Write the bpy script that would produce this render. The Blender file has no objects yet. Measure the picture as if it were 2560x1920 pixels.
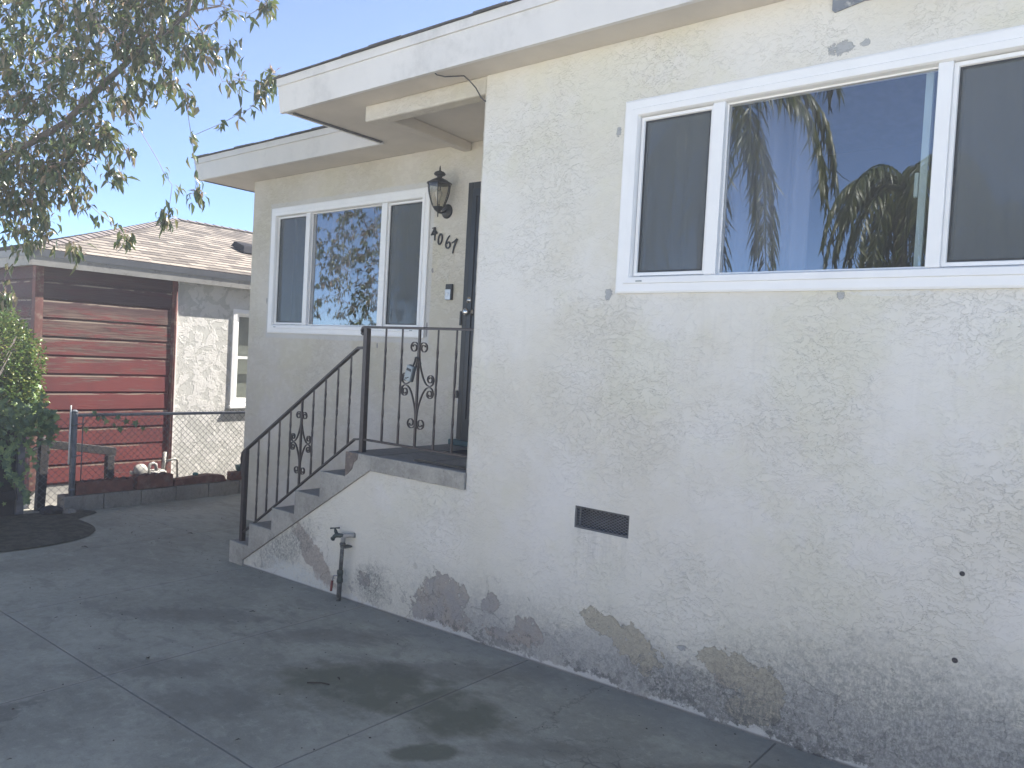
import bpy, math, random
import numpy as np
from mathutils import Vector, Matrix, noise
random.seed(7); rng = np.random.default_rng(7)
R = math.radians
SC = bpy.context.scene
COL = SC.collection

# ------------------------------------------------------------------ camera
cam_d = bpy.data.cameras.new('camera'); cam = bpy.data.objects.new('camera', cam_d); COL.objects.link(cam)
YAW, PITCH, ROLL, FPX = 0.687986730, 0.0322564813, -0.0534356721, 1950.0
cyw, syw = math.cos(YAW), math.sin(YAW)
fwd = Vector((-syw*math.cos(PITCH), cyw*math.cos(PITCH), -math.sin(PITCH)))
r0 = Vector((cyw, syw, 0)); d0 = fwd.cross(r0)
rt = r0*math.cos(ROLL) + d0*math.sin(ROLL); dn = -r0*math.sin(ROLL) + d0*math.cos(ROLL)
mx = Matrix((rt, -dn, -fwd)).transposed().to_4x4(); mx.translation = (0, -3.444, 1.75)
cam.matrix_world = mx
cam_d.sensor_fit = 'HORIZONTAL'; cam_d.sensor_width = 36; cam_d.lens = 36*FPX/2560
cam_d.clip_start = 0.05; cam_d.clip_end = 2000
SC.camera = cam

# ------------------------------------------------------------------ light
SUN_EL, SUN_PHI = R(49.35), R(69)          # azimuth measured from +x towards +y
w = bpy.data.worlds.new('World'); SC.world = w; w.use_nodes = True
nt = w.node_tree; sky = nt.nodes.new('ShaderNodeTexSky'); sky.sky_type = 'NISHITA'; sky.sun_disc = False
sky.sun_elevation = SUN_EL; sky.sun_rotation = R(90) - SUN_PHI; sky.air_density = 0.4; sky.dust_density = 0.0; sky.ozone_density = 2.3
bg = nt.nodes['Background']; bg.inputs[1].default_value = 0.115; nt.links.new(sky.outputs[0], bg.inputs[0])
sd = bpy.data.lights.new('sun', 'SUN'); sd.energy = 5.0; sd.angle = R(0.53); sd.color = (1, 0.95, 0.88)
so = bpy.data.objects.new('sun', sd); COL.objects.link(so)
sv = Vector((math.cos(SUN_EL)*math.cos(SUN_PHI), math.cos(SUN_EL)*math.sin(SUN_PHI), math.sin(SUN_EL)))
so.rotation_euler = sv.to_track_quat('Z', 'Y').to_euler(); so.location = (6, 12, 14)
SC.view_settings.view_transform = 'Standard'; SC.view_settings.look = 'None'
SC.view_settings.exposure = 1.76; SC.view_settings.gamma = 1

# ------------------------------------------------------------------ node helpers
class N:
    def __init__(s, name):
        s.m = bpy.data.materials.new(name); s.m.use_nodes = True; s.t = s.m.node_tree; s.p = s.t.nodes['Principled BSDF']
        s._obj = None
    def n(s, typ, **k):
        x = s.t.nodes.new(typ)
        for a, b in k.items(): setattr(x, a, b)
        return x
    def put(s, sock, v):
        if hasattr(v, 'is_linked') or hasattr(v, 'links'): s.t.links.new(v, sock)
        elif isinstance(v, (tuple, list)):
            sock.default_value = tuple(v) + ((1,) if len(v) == 3 and sock.type == 'RGBA' else ())
        else: sock.default_value = v
    @property
    def obj(s):
        if s._obj is None: s._obj = s.n('ShaderNodeTexCoord').outputs['Object']
        return s._obj
    def math(s, op, a, b=0, clamp=False):
        x = s.n('ShaderNodeMath', operation=op, use_clamp=clamp); s.put(x.inputs[0], a); s.put(x.inputs[1], b); return x.outputs[0]
    def vm(s, op, a, b):
        x = s.n('ShaderNodeVectorMath', operation=op); s.put(x.inputs[0], a); s.put(x.inputs[1], b)
        return x.outputs['Value'] if op in ('LENGTH', 'DOT_PRODUCT', 'DISTANCE') else x.outputs[0]
    def mp(s, scale=(1, 1, 1), loc=(0, 0, 0), rot=(0, 0, 0), v=None):
        x = s.n('ShaderNodeMapping'); s.put(x.inputs[0], v or s.obj); x.inputs[1].default_value = loc; x.inputs[2].default_value = rot; x.inputs[3].default_value = scale
        return x.outputs[0]
    def noise(s, scale, detail=4, rough=0.5, dist=0, v=None, col=False):
        x = s.n('ShaderNodeTexNoise'); s.put(x.inputs['Vector'], v or s.obj)
        x.inputs['Scale'].default_value = scale; x.inputs['Detail'].default_value = detail; x.inputs['Roughness'].default_value = rough; x.inputs['Distortion'].default_value = dist
        return x.outputs['Color' if col else 'Fac']
    def vor(s, scale, feature='F1', v=None, out='Distance', rnd=1):
        x = s.n('ShaderNodeTexVoronoi', feature=feature); s.put(x.inputs['Vector'], v or s.obj); x.inputs['Scale'].default_value = scale; x.inputs['Randomness'].default_value = rnd
        return x.outputs[out]
    def ss(s, v, a, b, lo=0, hi=1):
        x = s.n('ShaderNodeMapRange', interpolation_type='SMOOTHSTEP'); s.put(x.inputs[0], v)
        if a > b: a, b, lo, hi = b, a, hi, lo
        x.inputs[1].default_value = a; x.inputs[2].default_value = b; x.inputs[3].default_value = lo; x.inputs[4].default_value = hi
        return x.outputs[0]
    def mix(s, f, a, b, mode='MIX'):
        x = s.n('ShaderNodeMix', data_type='RGBA', blend_type=mode); s.put(x.inputs[0], f); s.put(x.inputs[6], a); s.put(x.inputs[7], b); return x.outputs[2]
    def sep(s, v=None):
        x = s.n('ShaderNodeSeparateXYZ'); s.put(x.inputs[0], v or s.obj); return x.outputs
    def bump(s, h, strength=1, dist=0.01, prev=None):
        x = s.n('ShaderNodeBump'); s.put(x.inputs['Height'], h); x.inputs['Strength'].default_value = strength; x.inputs['Distance'].default_value = dist
        if prev is not None: s.put(x.inputs['Normal'], prev)
        return x.outputs[0]
    def out(s, col=None, rough=None, normal=None, metal=None, spec=None):
        for k, v in (('Base Color', col), ('Roughness', rough), ('Normal', normal), ('Metallic', metal), ('Specular IOR Level', spec)):
            if v is not None: s.put(s.p.inputs[k], v)
        return s.m

def plain(name, col, rough=0.6, metal=0, var=0.12, vscale=6, bump=0.0, bscale=60, spec=0.4, dirt=None, dscale=3):
    m = N(name); n1 = m.noise(vscale, 5, 0.6)
    c = m.mix(m.ss(n1, 0.3, 0.7), tuple(x*(1-var) for x in col), tuple(min(1, x*(1+var)) for x in col))
    if dirt: c = m.mix(m.math('MULTIPLY', m.ss(m.noise(dscale, 8, 0.7), 0.5, 0.68), 0.8), c, dirt)
    nr = m.bump(m.noise(bscale, 4), bump, 0.004) if bump else None
    return m.out(c, m.ss(n1, 0.2, 0.8, rough*0.85, min(1, rough*1.1)), nr, metal, spec)

def blob(m, wob, cx, cz, rx, rz, rot=0, soft=0.04, axes=('X', 'Z')):
    """irregular patch mask in the x-z (or x-y) plane of the surface"""
    s = m.sep()
    a = m.math('SUBTRACT', s[axes[0]], cx); b = m.math('SUBTRACT', s[axes[1]], cz)
    c_, s_ = math.cos(rot), math.sin(rot)
    u = m.math('DIVIDE', m.math('ADD', m.math('MULTIPLY', a, c_), m.math('MULTIPLY', b, s_)), rx)
    v = m.math('DIVIDE', m.math('SUBTRACT', m.math('MULTIPLY', b, c_), m.math('MULTIPLY', a, s_)), rz)
    d = m.math('SQRT', m.math('ADD', m.math('MULTIPLY', u, u), m.math('MULTIPLY', v, v)))
    d = m.math('ADD', d, wob)
    return m.ss(d, 1+soft, 1-soft)
def mx_(m, *vs):
    r = vs[0]
    for v in vs[1:]: r = m.math('MAXIMUM', r, v)
    return r

def stucco(name, grime=True, base=(0.73, 0.69, 0.59), extra=None):
    m = N(name)
    warp = m.vm('ADD', m.obj, m.vm('MULTIPLY', m.vm('SUBTRACT', m.noise(5, 3, 0.5, col=True), (0.5, 0.5, 0.5)), (0.10, 0.10, 0.10)))
    warp2 = m.vm('MULTIPLY', warp, (1, 1, 1.7))
    p1 = m.noise(13, 9, 0.58, 0.0, v=warp2)
    plate = m.ss(p1, 0.51, 0.535)
    p2 = m.noise(30, 8, 0.64, 0.0, v=m.vm('ADD', warp2, (7, 3, 1)))
    plate2 = m.ss(p2, 0.535, 0.55)
    fine = m.noise(90, 5, 0.7)
    zone = m.ss(m.noise(1.6, 4, 0.6), 0.40, 0.60)          # smoother and rougher areas
    h = m.math('ADD', m.math('MULTIPLY', plate, 0.50), m.math('MULTIPLY', plate2, 0.30))
    h = m.math('MULTIPLY', h, m.math('ADD', m.math('MULTIPLY', zone, 0.75), 0.25))
    h = m.math('ADD', h, m.math('MULTIPLY', m.noise(3.5, 3), 0.9))
    h = m.math('ADD', h, m.math('MULTIPLY', fine, 0.18))
    col = m.mix(m.ss(m.noise(1.1, 5, 0.6), 0.38, 0.62), tuple(x*0.93 for x in base), (base[0]*1.02, base[1]*1.04, base[2]*1.12))
    col = m.mix(m.math('MULTIPLY', plate, 0.16), col, (0.78, 0.75, 0.66))
    col = m.mix(m.math('MULTIPLY', m.ss(m.noise(1.9, 6, 0.62, v=m.vm('ADD', m.obj, (9, 4, 2))), 0.50, 0.62), 0.30), col, (base[0]*0.93, base[1]*0.95, base[2]*0.84))
    # dirt held in the ridges
    edge = m.math('MULTIPLY', m.ss(p1, 0.485, 0.505), m.ss(p1, 0.52, 0.507))
    edge2 = m.math('MULTIPLY', m.ss(p2, 0.52, 0.534), m.ss(p2, 0.548, 0.537))
    col = m.mix(m.math('MULTIPLY', mx_(m, edge, edge2), m.math('MULTIPLY', zone, 0.05)), col, (0.36, 0.34, 0.30))
    hz = []
    if grime:
        wob = m.math('MULTIPLY', m.math('SUBTRACT', m.noise(11, 9, 0.64), 0.5), 2.6)
        wob2 = m.math('MULTIPLY', m.math('SUBTRACT', m.noise(16, 8, 0.68, v=m.vm('ADD', m.obj, (4, 9, 2))), 0.5), 2.4)
        s = m.sep()
        g = m.math('SUBTRACT', s['Z'], m.math('ADD', m.math('MULTIPLY', s['X'], 0.025), 0.1365))     # height above the paving
        # whitish, washed-out lower wall
        low = m.ss(m.math('ADD', g, m.math('MULTIPLY', m.noise(2.2, 4), 0.8)), 1.45, 0.55)
        col = m.mix(m.math('MULTIPLY', low, 0.75), col, (0.71, 0.69, 0.60))
        # general grime, deeper towards both ends
        sp = m.noise(40, 9, 0.78); sp2 = m.noise(110, 6, 0.8, v=m.vm('MULTIPLY', m.obj, (1, 1, 0.6)))
        gz = m.math('ADD', m.math('SUBTRACT', g, m.math('MULTIPLY', m.ss(s['X'], -1.75, -0.75), 0.18)), m.math('MULTIPLY', m.math('SUBTRACT', m.noise(3.2, 6, 0.65), 0.5), 0.55))
        dens = m.ss(gz, 0.50, 0.0)
        spk = m.ss(m.math('ADD', m.math('MULTIPLY', sp, 0.55), m.math('MULTIPLY', sp2, 0.45)), 0.58, 0.43)
        gm = m.math('MULTIPLY', dens, m.math('ADD', m.math('MULTIPLY', spk, 0.65), 0.35))
        leftg = blob(m, wob2, -4.95, 0.25, 0.36, 0.13, R(31), 0.5)
        rg = blob(m, wob2, -0.40, 0.20, 0.75, 0.30, R(-4), 0.95)
        gm2 = m.math('MULTIPLY', mx_(m, leftg, m.math('MULTIPLY', rg, 0.5), blob(m, wob2, -3.95, 0.19, 0.14, 0.13, 0, 0.6), blob(m, wob2, -1.5, 0.22, 0.5, 0.10, 0, 0.5), blob(m, wob2, -1.35, 0.17, 0.32, 0.10, 0, 0.5)), m.math('ADD', m.math('MULTIPLY', spk, 0.85), 0.1))
        xw = m.math('ADD', m.ss(s['X'], -3.75, -3.05, 0.15, 1.0), m.ss(s['X'], -1.6, -0.7, 0.0, -0.25))
        halo = m.ss(m.math('ADD', g, m.math('MULTIPLY', m.noise(3.0, 7, 0.68, v=m.vm('ADD', m.obj, (3, 1, 8))), 0.7)), 0.85, 0.40)
        col = m.mix(m.math('MULTIPLY', m.math('MULTIPLY', halo, xw), m.math('ADD', m.math('MULTIPLY', spk, 0.28), 0.16)), col, (0.43, 0.44, 0.395))
        n1 = m.noise(6.5, 10, 0.62, 0.0, v=m.vm('ADD', m.obj, (1, 2, 3)))
        c1 = m.math('ADD', n1, m.math('MULTIPLY', m.math('SUBTRACT', 0.24, g), m.math('MULTIPLY', xw, 0.75)))
        coat = m.ss(c1, 0.575, 0.590)
        coat = m.math('MULTIPLY', coat, m.ss(xw, 0.1, 0.5))
        coatc = m.mix(m.ss(m.noise(5, 6, 0.6, v=m.vm('ADD', m.obj, (8, 2, 3))), 0.42, 0.58), (0.40, 0.395, 0.385), (0.50, 0.475, 0.41))
        col = m.mix(m.math('MULTIPLY', coat, 0.72), col, coatc)
        n3 = m.noise(21, 10, 0.74, 0.0, v=m.vm('ADD', m.obj, (5, 2, 7)))
        mold = m.ss(m.math('ADD', n3, m.math('MULTIPLY', m.math('SUBTRACT', 0.13, g), 0.85)), 0.545, 0.60)
        mold = m.math('MULTIPLY', mold, m.math('MULTIPLY', m.ss(xw, 0.0, 0.8), m.ss(m.noise(2.2, 3), 0.40, 0.55)))
        gm = m.math('MULTIPLY', gm, m.math('ADD', m.math('MULTIPLY', xw, 0.7), 0.15))
        col = m.mix(m.math('MULTIPLY', gm, 0.5), col, (0.37, 0.385, 0.34))
        leftg = blob(m, wob2, -4.95, 0.25, 0.36, 0.13, R(31), 0.5)
        rg = blob(m, wob2, -0.45, 0.24, 0.80, 0.34, R(-4), 0.8)
        gm2 = m.math('MULTIPLY', mx_(m, leftg, m.math('MULTIPLY', rg, 0.8), blob(m, wob2, -3.95, 0.19, 0.14, 0.13, 0, 0.6), blob(m, wob2, -1.5, 0.22, 0.5, 0.10, 0, 0.5), blob(m, wob2, -1.35, 0.17, 0.32, 0.10, 0, 0.5)), m.math('ADD', m.math('MULTIPLY', spk, 0.85), 0.1))
        band = m.ss(m.math('ADD', g, m.math('MULTIPLY', m.math('SUBTRACT', m.noise(2.4, 7, 0.68, v=m.vm('ADD', m.obj, (3, 1, 8))), 0.5), 0.9)), 0.34, 0.20)
        band = m.math('MULTIPLY', band, m.ss(s['X'], -3.35, -2.9))
        col = m.mix(m.math('MULTIPLY', band, 0.6), col, (0.46, 0.46, 0.445))
        chip = m.math('MULTIPLY', m.ss(m.noise(15, 9, 0.66, 0.0, v=m.vm('ADD', m.obj, (1, 2, 3))), 0.565, 0.58), m.ss(g, 0.30, 0.10))
        col = m.mix(m.math('MULTIPLY', chip, 0.6), col, (0.34, 0.335, 0.32))
        col = m.mix(m.math('MULTIPLY', gm, 0.92), col, (0.33, 0.325, 0.31))
        # peeled patches down to the brown and the ochre coats
        grey = mx_(m, blob(m, wob, -3.28, 0.27, 0.19, 0.13), blob(m, wob, -3.42, 0.17, 0.14, 0.11, R(50)), blob(m, wob, -3.20, 0.17, 0.13, 0.10), blob(m, wob, -2.90, 0.32, 0.075, 0.055), blob(m, wob, -2.62, 0.23, 0.10, 0.07, R(-10)), blob(m, wob2, -2.78, 0.16, 0.16, 0.035), blob(m, wob2, -4.03, 0.21, 0.06, 0.05), blob(m, wob, -1.47, 0.34, 0.05, 0.07))
        holes_ = m.ss(m.noise(26, 8, 0.72, v=m.vm('ADD', m.obj, (6, 6, 1))), 0.60, 0.585); grey = m.math('MULTIPLY', grey, holes_)
        gcol = m.mix(m.ss(m.noise(7, 5, 0.6), 0.4, 0.6), (0.33, 0.315, 0.305), (0.38, 0.335, 0.29))
        col = m.mix(m.math('MULTIPLY', grey, 0.85), col, m.mix(m.math('MULTIPLY', spk, 0.3), gcol, (0.27, 0.26, 0.25)))
        tan_ = blob(m, wob, -4.58, 0.235, 0.36, 0.085, R(-36), 0.08)
        col = m.mix(m.math('MULTIPLY', tan_, 0.9), col, m.mix(spk, (0.45, 0.39, 0.33), (0.33, 0.30, 0.27)))
        och = mx_(m, blob(m, wob, -2.13, 0.40, 0.13, 0.06, R(-10)), blob(m, wob, -1.93, 0.33, 0.14, 0.085, R(-25)), blob(m, wob, -1.42, 0.37, 0.19, 0.075, R(-4)), blob(m, wob, -1.28, 0.30, 0.10, 0.12), blob(m, wob2, -1.35, 0.19, 0.10, 0.06))
        och = m.math('MULTIPLY', och, m.math('ADD', m.math('MULTIPLY', holes_, 0.8), 0.2))
        ocol = m.mix(m.math('MULTIPLY', spk, 0.6), (0.45, 0.41, 0.315), (0.31, 0.295, 0.25))
        col = m.mix(m.math('MULTIPLY', och, 0.85), col, ocol)
        col = m.mix(m.math('MULTIPLY', gm2, 0.85), col, (0.19, 0.195, 0.185))
        col = m.mix(m.math('MULTIPLY', mold, 0.7), col, (0.15, 0.155, 0.15))
        # salt bloom along the foot
        eff = m.ss(m.math('ADD', g, m.math('ADD', m.math('MULTIPLY', m.noise(16, 8, 0.75), 0.16), m.math('MULTIPLY', m.noise(2.5, 3), 0.14))), 0.182, 0.172)
        col = m.mix(m.math('MULTIPLY', eff, 0.9), col, (0.60, 0.60, 0.57))
        effl = m.math('MULTIPLY', blob(m, wob2, -4.72, 0.05, 0.42, 0.09, R(-4), 0.3), m.ss(s['X'], -4.2, -4.35))
        col = m.mix(m.math('MULTIPLY', effl, m.ss(sp, 0.66, 0.4)), col, (0.60, 0.62, 0.59))
        # thin black line where wall meets paving
        col = m.mix(m.math('MULTIPLY', m.ss(g, 0.016, 0.004), 0.7), col, (0.07, 0.07, 0.07))
        pit = mx_(m, grey, och, m.math('MULTIPLY', coat, 0.6))
        crack = m.vor(4.2, 'DISTANCE_TO_EDGE', v=m.vm('ADD', m.obj, m.vm('MULTIPLY', m.noise(14, 5, 0.7, col=True), (0.10, 0.10, 0.10))))
        ck = m.math('MULTIPLY', m.ss(crack, 0.010, 0.002), m.math('MULTIPLY', m.ss(g, 0.5, 0.25), m.ss(m.noise(2.6, 2), 0.5, 0.6)))
        col = m.mix(m.math('MULTIPLY', m.math('MULTIPLY', ck, m.math('SUBTRACT', 1, pit, True)), 0.38), col, (0.12, 0.12, 0.115))
        h = m.math('SUBTRACT', h, m.math('MULTIPLY', pit, 1.0)); h = m.math('SUBTRACT', h, m.math('MULTIPLY', ck, 0.8))
        h = m.math('ADD', h, m.math('MULTIPLY', m.math('MULTIPLY', dens, sp), 0.6))
    if extra: col, h = extra(m, col, h)
    return m.out(col, 0.9, m.bump(h, 0.75, 0.0052), spec=0.2)

def main_extra(m, col, h):
    wob = m.math('MULTIPLY', m.math('SUBTRACT', m.noise(34, 8, 0.75), 0.5), 4.0)
    chips = mx_(m, *[blob(m, wob, *b) for b in ((-2.205, 2.95, 0.016, 0.022), (-2.215, 2.11, 0.02, 0.024), (-1.115, 3.145, 0.045, 0.028), (-1.02, 3.15, 0.02, 0.015), (-1.05, 2.095, 0.018, 0.016), (-1.68, 0.40, 0.022, 0.012))])
    col = m.mix(m.math('MULTIPLY', chips, 0.85), col, (0.36, 0.37, 0.38))
    wht = blob(m, m.math('MULTIPLY', wob, 0.6), -0.85, 2.102, 0.16, 0.014)
    col = m.mix(m.math('MULTIPLY', wht, 0.7), col, (0.72, 0.71, 0.68))
    s = m.sep(); stn = m.noise(9, 6, 0.65, v=m.vm('MULTIPLY', m.obj, (3.2, 1, 0.22)))
    fall = m.ss(s['Z'], 0.9, 2.1, 0.0, 1.0)
    below = m.math('MULTIPLY', fall, m.ss(s['Z'], 2.13, 2.10)); 
    col = m.mix(m.math('MULTIPLY', m.math('MULTIPLY', m.ss(stn, 0.54, 0.66), below), 0.10), col, (0.44, 0.43, 0.40))
    vs_ = m.math('MULTIPLY', m.math('MULTIPLY', m.ss(s['Z'], 0.45, 0.87), m.ss(s['Z'], 0.885, 0.87)), m.math('MULTIPLY', m.ss(s['X'], -2.37, -2.32), m.ss(s['X'], -1.99, -2.04)))
    col = m.mix(m.math('MULTIPLY', m.math('MULTIPLY', vs_, m.ss(stn, 0.42, 0.6)), 0.18), col, (0.36, 0.35, 0.33))
    # patched strip of plaster just below and beside the window, old coat seam at the porch corner
    return col, m.math('SUBTRACT', h, m.math('MULTIPLY', chips, 1.2))
def porch_extra(m, col, h):
    wob = m.math('MULTIPLY', m.math('SUBTRACT', m.noise(18, 7, 0.7), 0.5), 2.0)
    s = m.sep()
    dx = m.math('SUBTRACT', m.math('ABSOLUTE', m.math('ADD', s['X'], 5.735)), 1.115)
    dz = m.math('SUBTRACT', m.math('ABSOLUTE', m.math('SUBTRACT', s['Z'], 2.495)), 0.615)
    d = m.math('MAXIMUM', dx, dz)
    ring = m.ss(m.math('ADD', d, m.math('MULTIPLY', wob, 0.02)), 0.055, 0.035)
    col = m.mix(m.math('MULTIPLY', ring, 0.6), col, (0.60, 0.60, 0.60))
    holes = mx_(m, *[blob(m, wob, *b) for b in ((-4.565, 2.43, 0.012, 0.02), (-4.60, 1.95, 0.012, 0.05), (-5.2, 1.80, 0.01, 0.02), (-6.90, 2.2, 0.008, 0.03))])
    col = m.mix(m.math('MULTIPLY', holes, 0.85), col, (0.24, 0.23, 0.24))
    smear = mx_(m, blob(m, wob, -4.13, 1.42, 0.10, 0.12), blob(m, wob, -4.1, 1.3, 0.06, 0.1))
    col = m.mix(m.math('MULTIPLY', smear, 0.6), col, (0.70, 0.71, 0.74))
    gr = m.math('MULTIPLY', m.ss(m.math('ADD', s['Z'], m.math('MULTIPLY', m.noise(6, 6, 0.7), 0.3)), 1.42, 1.2), m.ss(s['X'], -4.4, -4.2))
    col = m.mix(m.math('MULTIPLY', gr, 0.45), col, (0.34, 0.35, 0.36))
    return col, h

M_MAIN = stucco('stucco_main', True, extra=main_extra)
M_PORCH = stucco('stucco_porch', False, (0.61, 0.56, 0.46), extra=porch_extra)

def concrete(name, base=(0.325, 0.315, 0.258), stains=False, scale=1.0, spec=0.25):
    m = N(name)
    big = m.noise(0.8*scale, 7, 0.62); mid = m.noise(3.3*scale, 8, 0.68, 0.4, v=m.mp((1, 1.8, 1), rot=(0, 0, R(35)))); fine = m.noise(130, 4, 0.7)
    col = m.mix(m.ss(big, 0.35, 0.65), tuple(x*0.84 for x in base), tuple(x*1.16 for x in base))
    col = m.mix(m.math('MULTIPLY', m.ss(mid, 0.52, 0.62), 0.5), col, tuple(x*0.68 for x in base))
    col = m.mix(m.math('MULTIPLY', m.ss(mid, 0.45, 0.36), 0.35), col, tuple(x*1.4 for x in base))
    gr1 = m.noise(18*scale, 8, 0.75); gr2 = m.noise(150, 4, 0.8)
    col = m.mix(m.math('MULTIPLY', m.ss(gr1, 0.50, 0.62), 0.30), col, tuple(x*0.62 for x in base))
    col = m.mix(m.math('MULTIPLY', m.ss(gr1, 0.46, 0.36), 0.28), col, tuple(x*1.5 for x in base))
    col = m.mix(m.math('MULTIPLY', m.ss(gr2, 0.55, 0.70), 0.28), col, tuple(x*1.7 for x in base))
    col = m.mix(m.math('MULTIPLY', m.ss(gr2, 0.45, 0.32), 0.28), col, tuple(x*0.45 for x in base))
    h = m.math('ADD', m.math('ADD', m.math('MULTIPLY', fine, 0.3), m.math('MULTIPLY', gr1, 0.5)), m.math('MULTIPLY', mid, 0.4))
    if stains:
        s = m.sep()
        wob = m.math('MULTIPLY', m.math('SUBTRACT', m.noise(4, 8, 0.66, v=m.mp((1, 1.5, 1))), 0.5), 2.3)
        wob3 = m.math('MULTIPLY', m.math('SUBTRACT', m.noise(7, 8, 0.7, v=m.mp((1, 2.2, 1), rot=(0, 0, R(35)))), 0.5), 2.6)
        mo = mx_(m, blob(m, wob, -2.98, -0.85, 0.40, 0.28, R(20), 0.45, ('X', 'Y')), blob(m, wob, -2.55, -0.80, 0.33, 0.22, R(0), 0.45, ('X', 'Y')), blob(m, wob, -3.2, -1.0, 0.22, 0.16, 0, 0.6, ('X', 'Y')), blob(m, wob, -2.25, -1.12, 0.16, 0.07, R(50), 0.3, ('X', 'Y')))
        col = m.mix(m.math('MULTIPLY', mo, m.ss(m.noise(6, 7, 0.7), 0.3, 0.55, 0.55, 0.9)), col, (0.145, 0.145, 0.105))
        dk = mx_(m, *[blob(m, wob3, a, b, c, d, R(40), 0.45, ('X', 'Y')) for a, b, c, d in ((-2.75, -0.38, 0.5, 0.13), (-1.9, -0.75, 0.28, 0.07), (-1.75, -1.15, 0.3, 0.10), (-2.0, -1.35, 0.25, 0.08), (-1.3, -0.8, 0.5, 0.05), (-3.7, -0.55, 0.4, 0.14), (-1.2, -0.35, 0.5, 0.05), (-4.6, -0.9, 0.5, 0.15), (-3.35, -1.5, 0.3, 0.15), (-1.5, -1.0, 0.2, 0.1), (-3.9, -1.45, 0.3, 0.14))])
        col = m.mix(m.math('MULTIPLY', dk, 0.48), col, (0.145, 0.14, 0.12))
        # damp bluish band along the wall
        dy = m.math('ADD', s['Y'], m.math('MULTIPLY', m.noise(3, 6, 0.65), 0.35))
        band = m.math('MULTIPLY', m.ss(dy, -0.12, 0.05), m.ss(s['X'], -5.6, -4.0))
        col = m.mix(m.math('MULTIPLY', band, 0.35), col, (0.27, 0.27, 0.25))
        # crazing towards the street
        ed = m.vor(11, 'DISTANCE_TO_EDGE', v=m.vm('ADD', m.obj, m.vm('MULTIPLY', m.noise(12, 4, 0.6, col=True), (0.07, 0.07, 0.0))))
        cz = m.math('MULTIPLY', m.ss(ed, 0.055, 0.012), mx_(m, blob(m, wob, -1.42, -0.78, 0.34, 0.22, 0, 0.4, ('X', 'Y')), blob(m, wob, -1.0, -1.0, 0.5, 0.3, 0, 0.4, ('X', 'Y'))))
        col = m.mix(m.math('MULTIPLY', cz, 0.6), col, (0.12, 0.11, 0.10))
        lc = m.vor(0.75, 'DISTANCE_TO_EDGE', v=m.vm('ADD', m.obj, m.vm('MULTIPLY', m.noise(3, 8, 0.7, col=True), (0.5, 0.5, 0.0))))
        lck = m.math('MULTIPLY', m.ss(lc, 0.0022, 0.0006), m.ss(m.noise(1.1, 2), 0.50, 0.58))
        col = m.mix(m.math('MULTIPLY', lck, 0.45), col, (0.10, 0.095, 0.085))
        # pale worn arrises beside the joints
        for ax, vals in (('X', (-1.2, -2.61, -4.01, -5.41)), ('Y', (-1.69,))):
            for v in vals:
                dd = m.math('ABSOLUTE', m.math('SUBTRACT', s[ax], v))
                col = m.mix(m.math('MULTIPLY', m.ss(m.math('ADD', dd, m.math('MULTIPLY', m.noise(20, 4), 0.06)), 0.065, 0.035), 0.22), col, (0.36, 0.335, 0.30))
                col = m.mix(m.math('MULTIPLY', m.ss(dd, 0.0065, 0.003), 0.6), col, (0.11, 0.105, 0.092))
        h = m.math('SUBTRACT', h, m.math('MULTIPLY', cz, 0.5))
    spk = m.ss(m.noise(45, 3, 0.5), 0.70, 0.74)
    col = m.mix(m.math('MULTIPLY', spk, 0.3), col, (0.05, 0.05, 0.05))
    return m.out(col, m.ss(big, 0.3, 0.7, 0.75, 0.92), m.bump(h, 0.8, 0.004), spec=spec)
M_DRIVE = concrete('driveway_concrete', stains=True)
M_STEP = concrete('step_concrete', (0.36, 0.345, 0.305), scale=2.5)
M_TREAD = concrete('landing_paint', (0.24, 0.225, 0.205), scale=2)
M_BLOCK = concrete('block_concrete', (0.25, 0.235, 0.21), scale=3)
M_BLOCK2 = concrete('rubble_concrete', (0.42, 0.41, 0.38), scale=4)
M_SOFFIT = plain('soffit_paint', (0.62, 0.57, 0.50), 0.8, var=0.06, vscale=3, bump=0.25, bscale=25)
M_FASCIA = plain('fascia_paint', (0.70, 0.68, 0.65), 0.55, var=0.04, vscale=3, bump=0.12, bscale=40, dirt=(0.56, 0.545, 0.52), dscale=2)
M_VINYL = plain('white_vinyl', (0.86, 0.85, 0.83), 0.35, var=0.02, spec=0.5)
M_IRON = plain('brown_iron_paint', (0.050, 0.040, 0.038), 0.45, var=0.25, vscale=25, bump=0.2, bscale=90, spec=0.5, dirt=(0.075, 0.055, 0.05), dscale=14)
M_BLACK = plain('black_metal', (0.022, 0.024, 0.027), 0.4, var=0.2, vscale=20)
M_DOOR = plain('dark_screen_door', (0.016, 0.021, 0.030), 0.35, var=0.15, vscale=8)
M_STEEL = plain('satin_nickel', (0.62, 0.61, 0.58), 0.25, 1.0, var=0.05)
M_GREYP = plain('galvanised', (0.30, 0.31, 0.33), 0.5, 0.6, var=0.15, vscale=20)
M_FENCE = plain('galvanised_dull', (0.16, 0.17, 0.19), 0.6, 0.3, var=0.2, vscale=20)
M_BRONZE = plain('aged_brass', (0.07, 0.085, 0.08), 0.5, 0.5, var=0.3, vscale=50, bump=0.3, bscale=150)
M_PIPE = plain('weathered_pipe', (0.10, 0.10, 0.095), 0.6, 0.3, var=0.4, vscale=30, bump=0.4, bscale=120, dirt=(0.30, 0.30, 0.27), dscale=25)
M_RED = plain('red_handle', (0.22, 0.06, 0.05), 0.5, var=0.2, vscale=40)
M_GREY = plain('grey_plastic', (0.33, 0.37, 0.38), 0.45, var=0.05)
M_TERRA = plain('terracotta', (0.16, 0.075, 0.06), 0.85, var=0.25, vscale=12, bump=0.4, bscale=50, dirt=(0.22, 0.17, 0.15), dscale=8)
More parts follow.
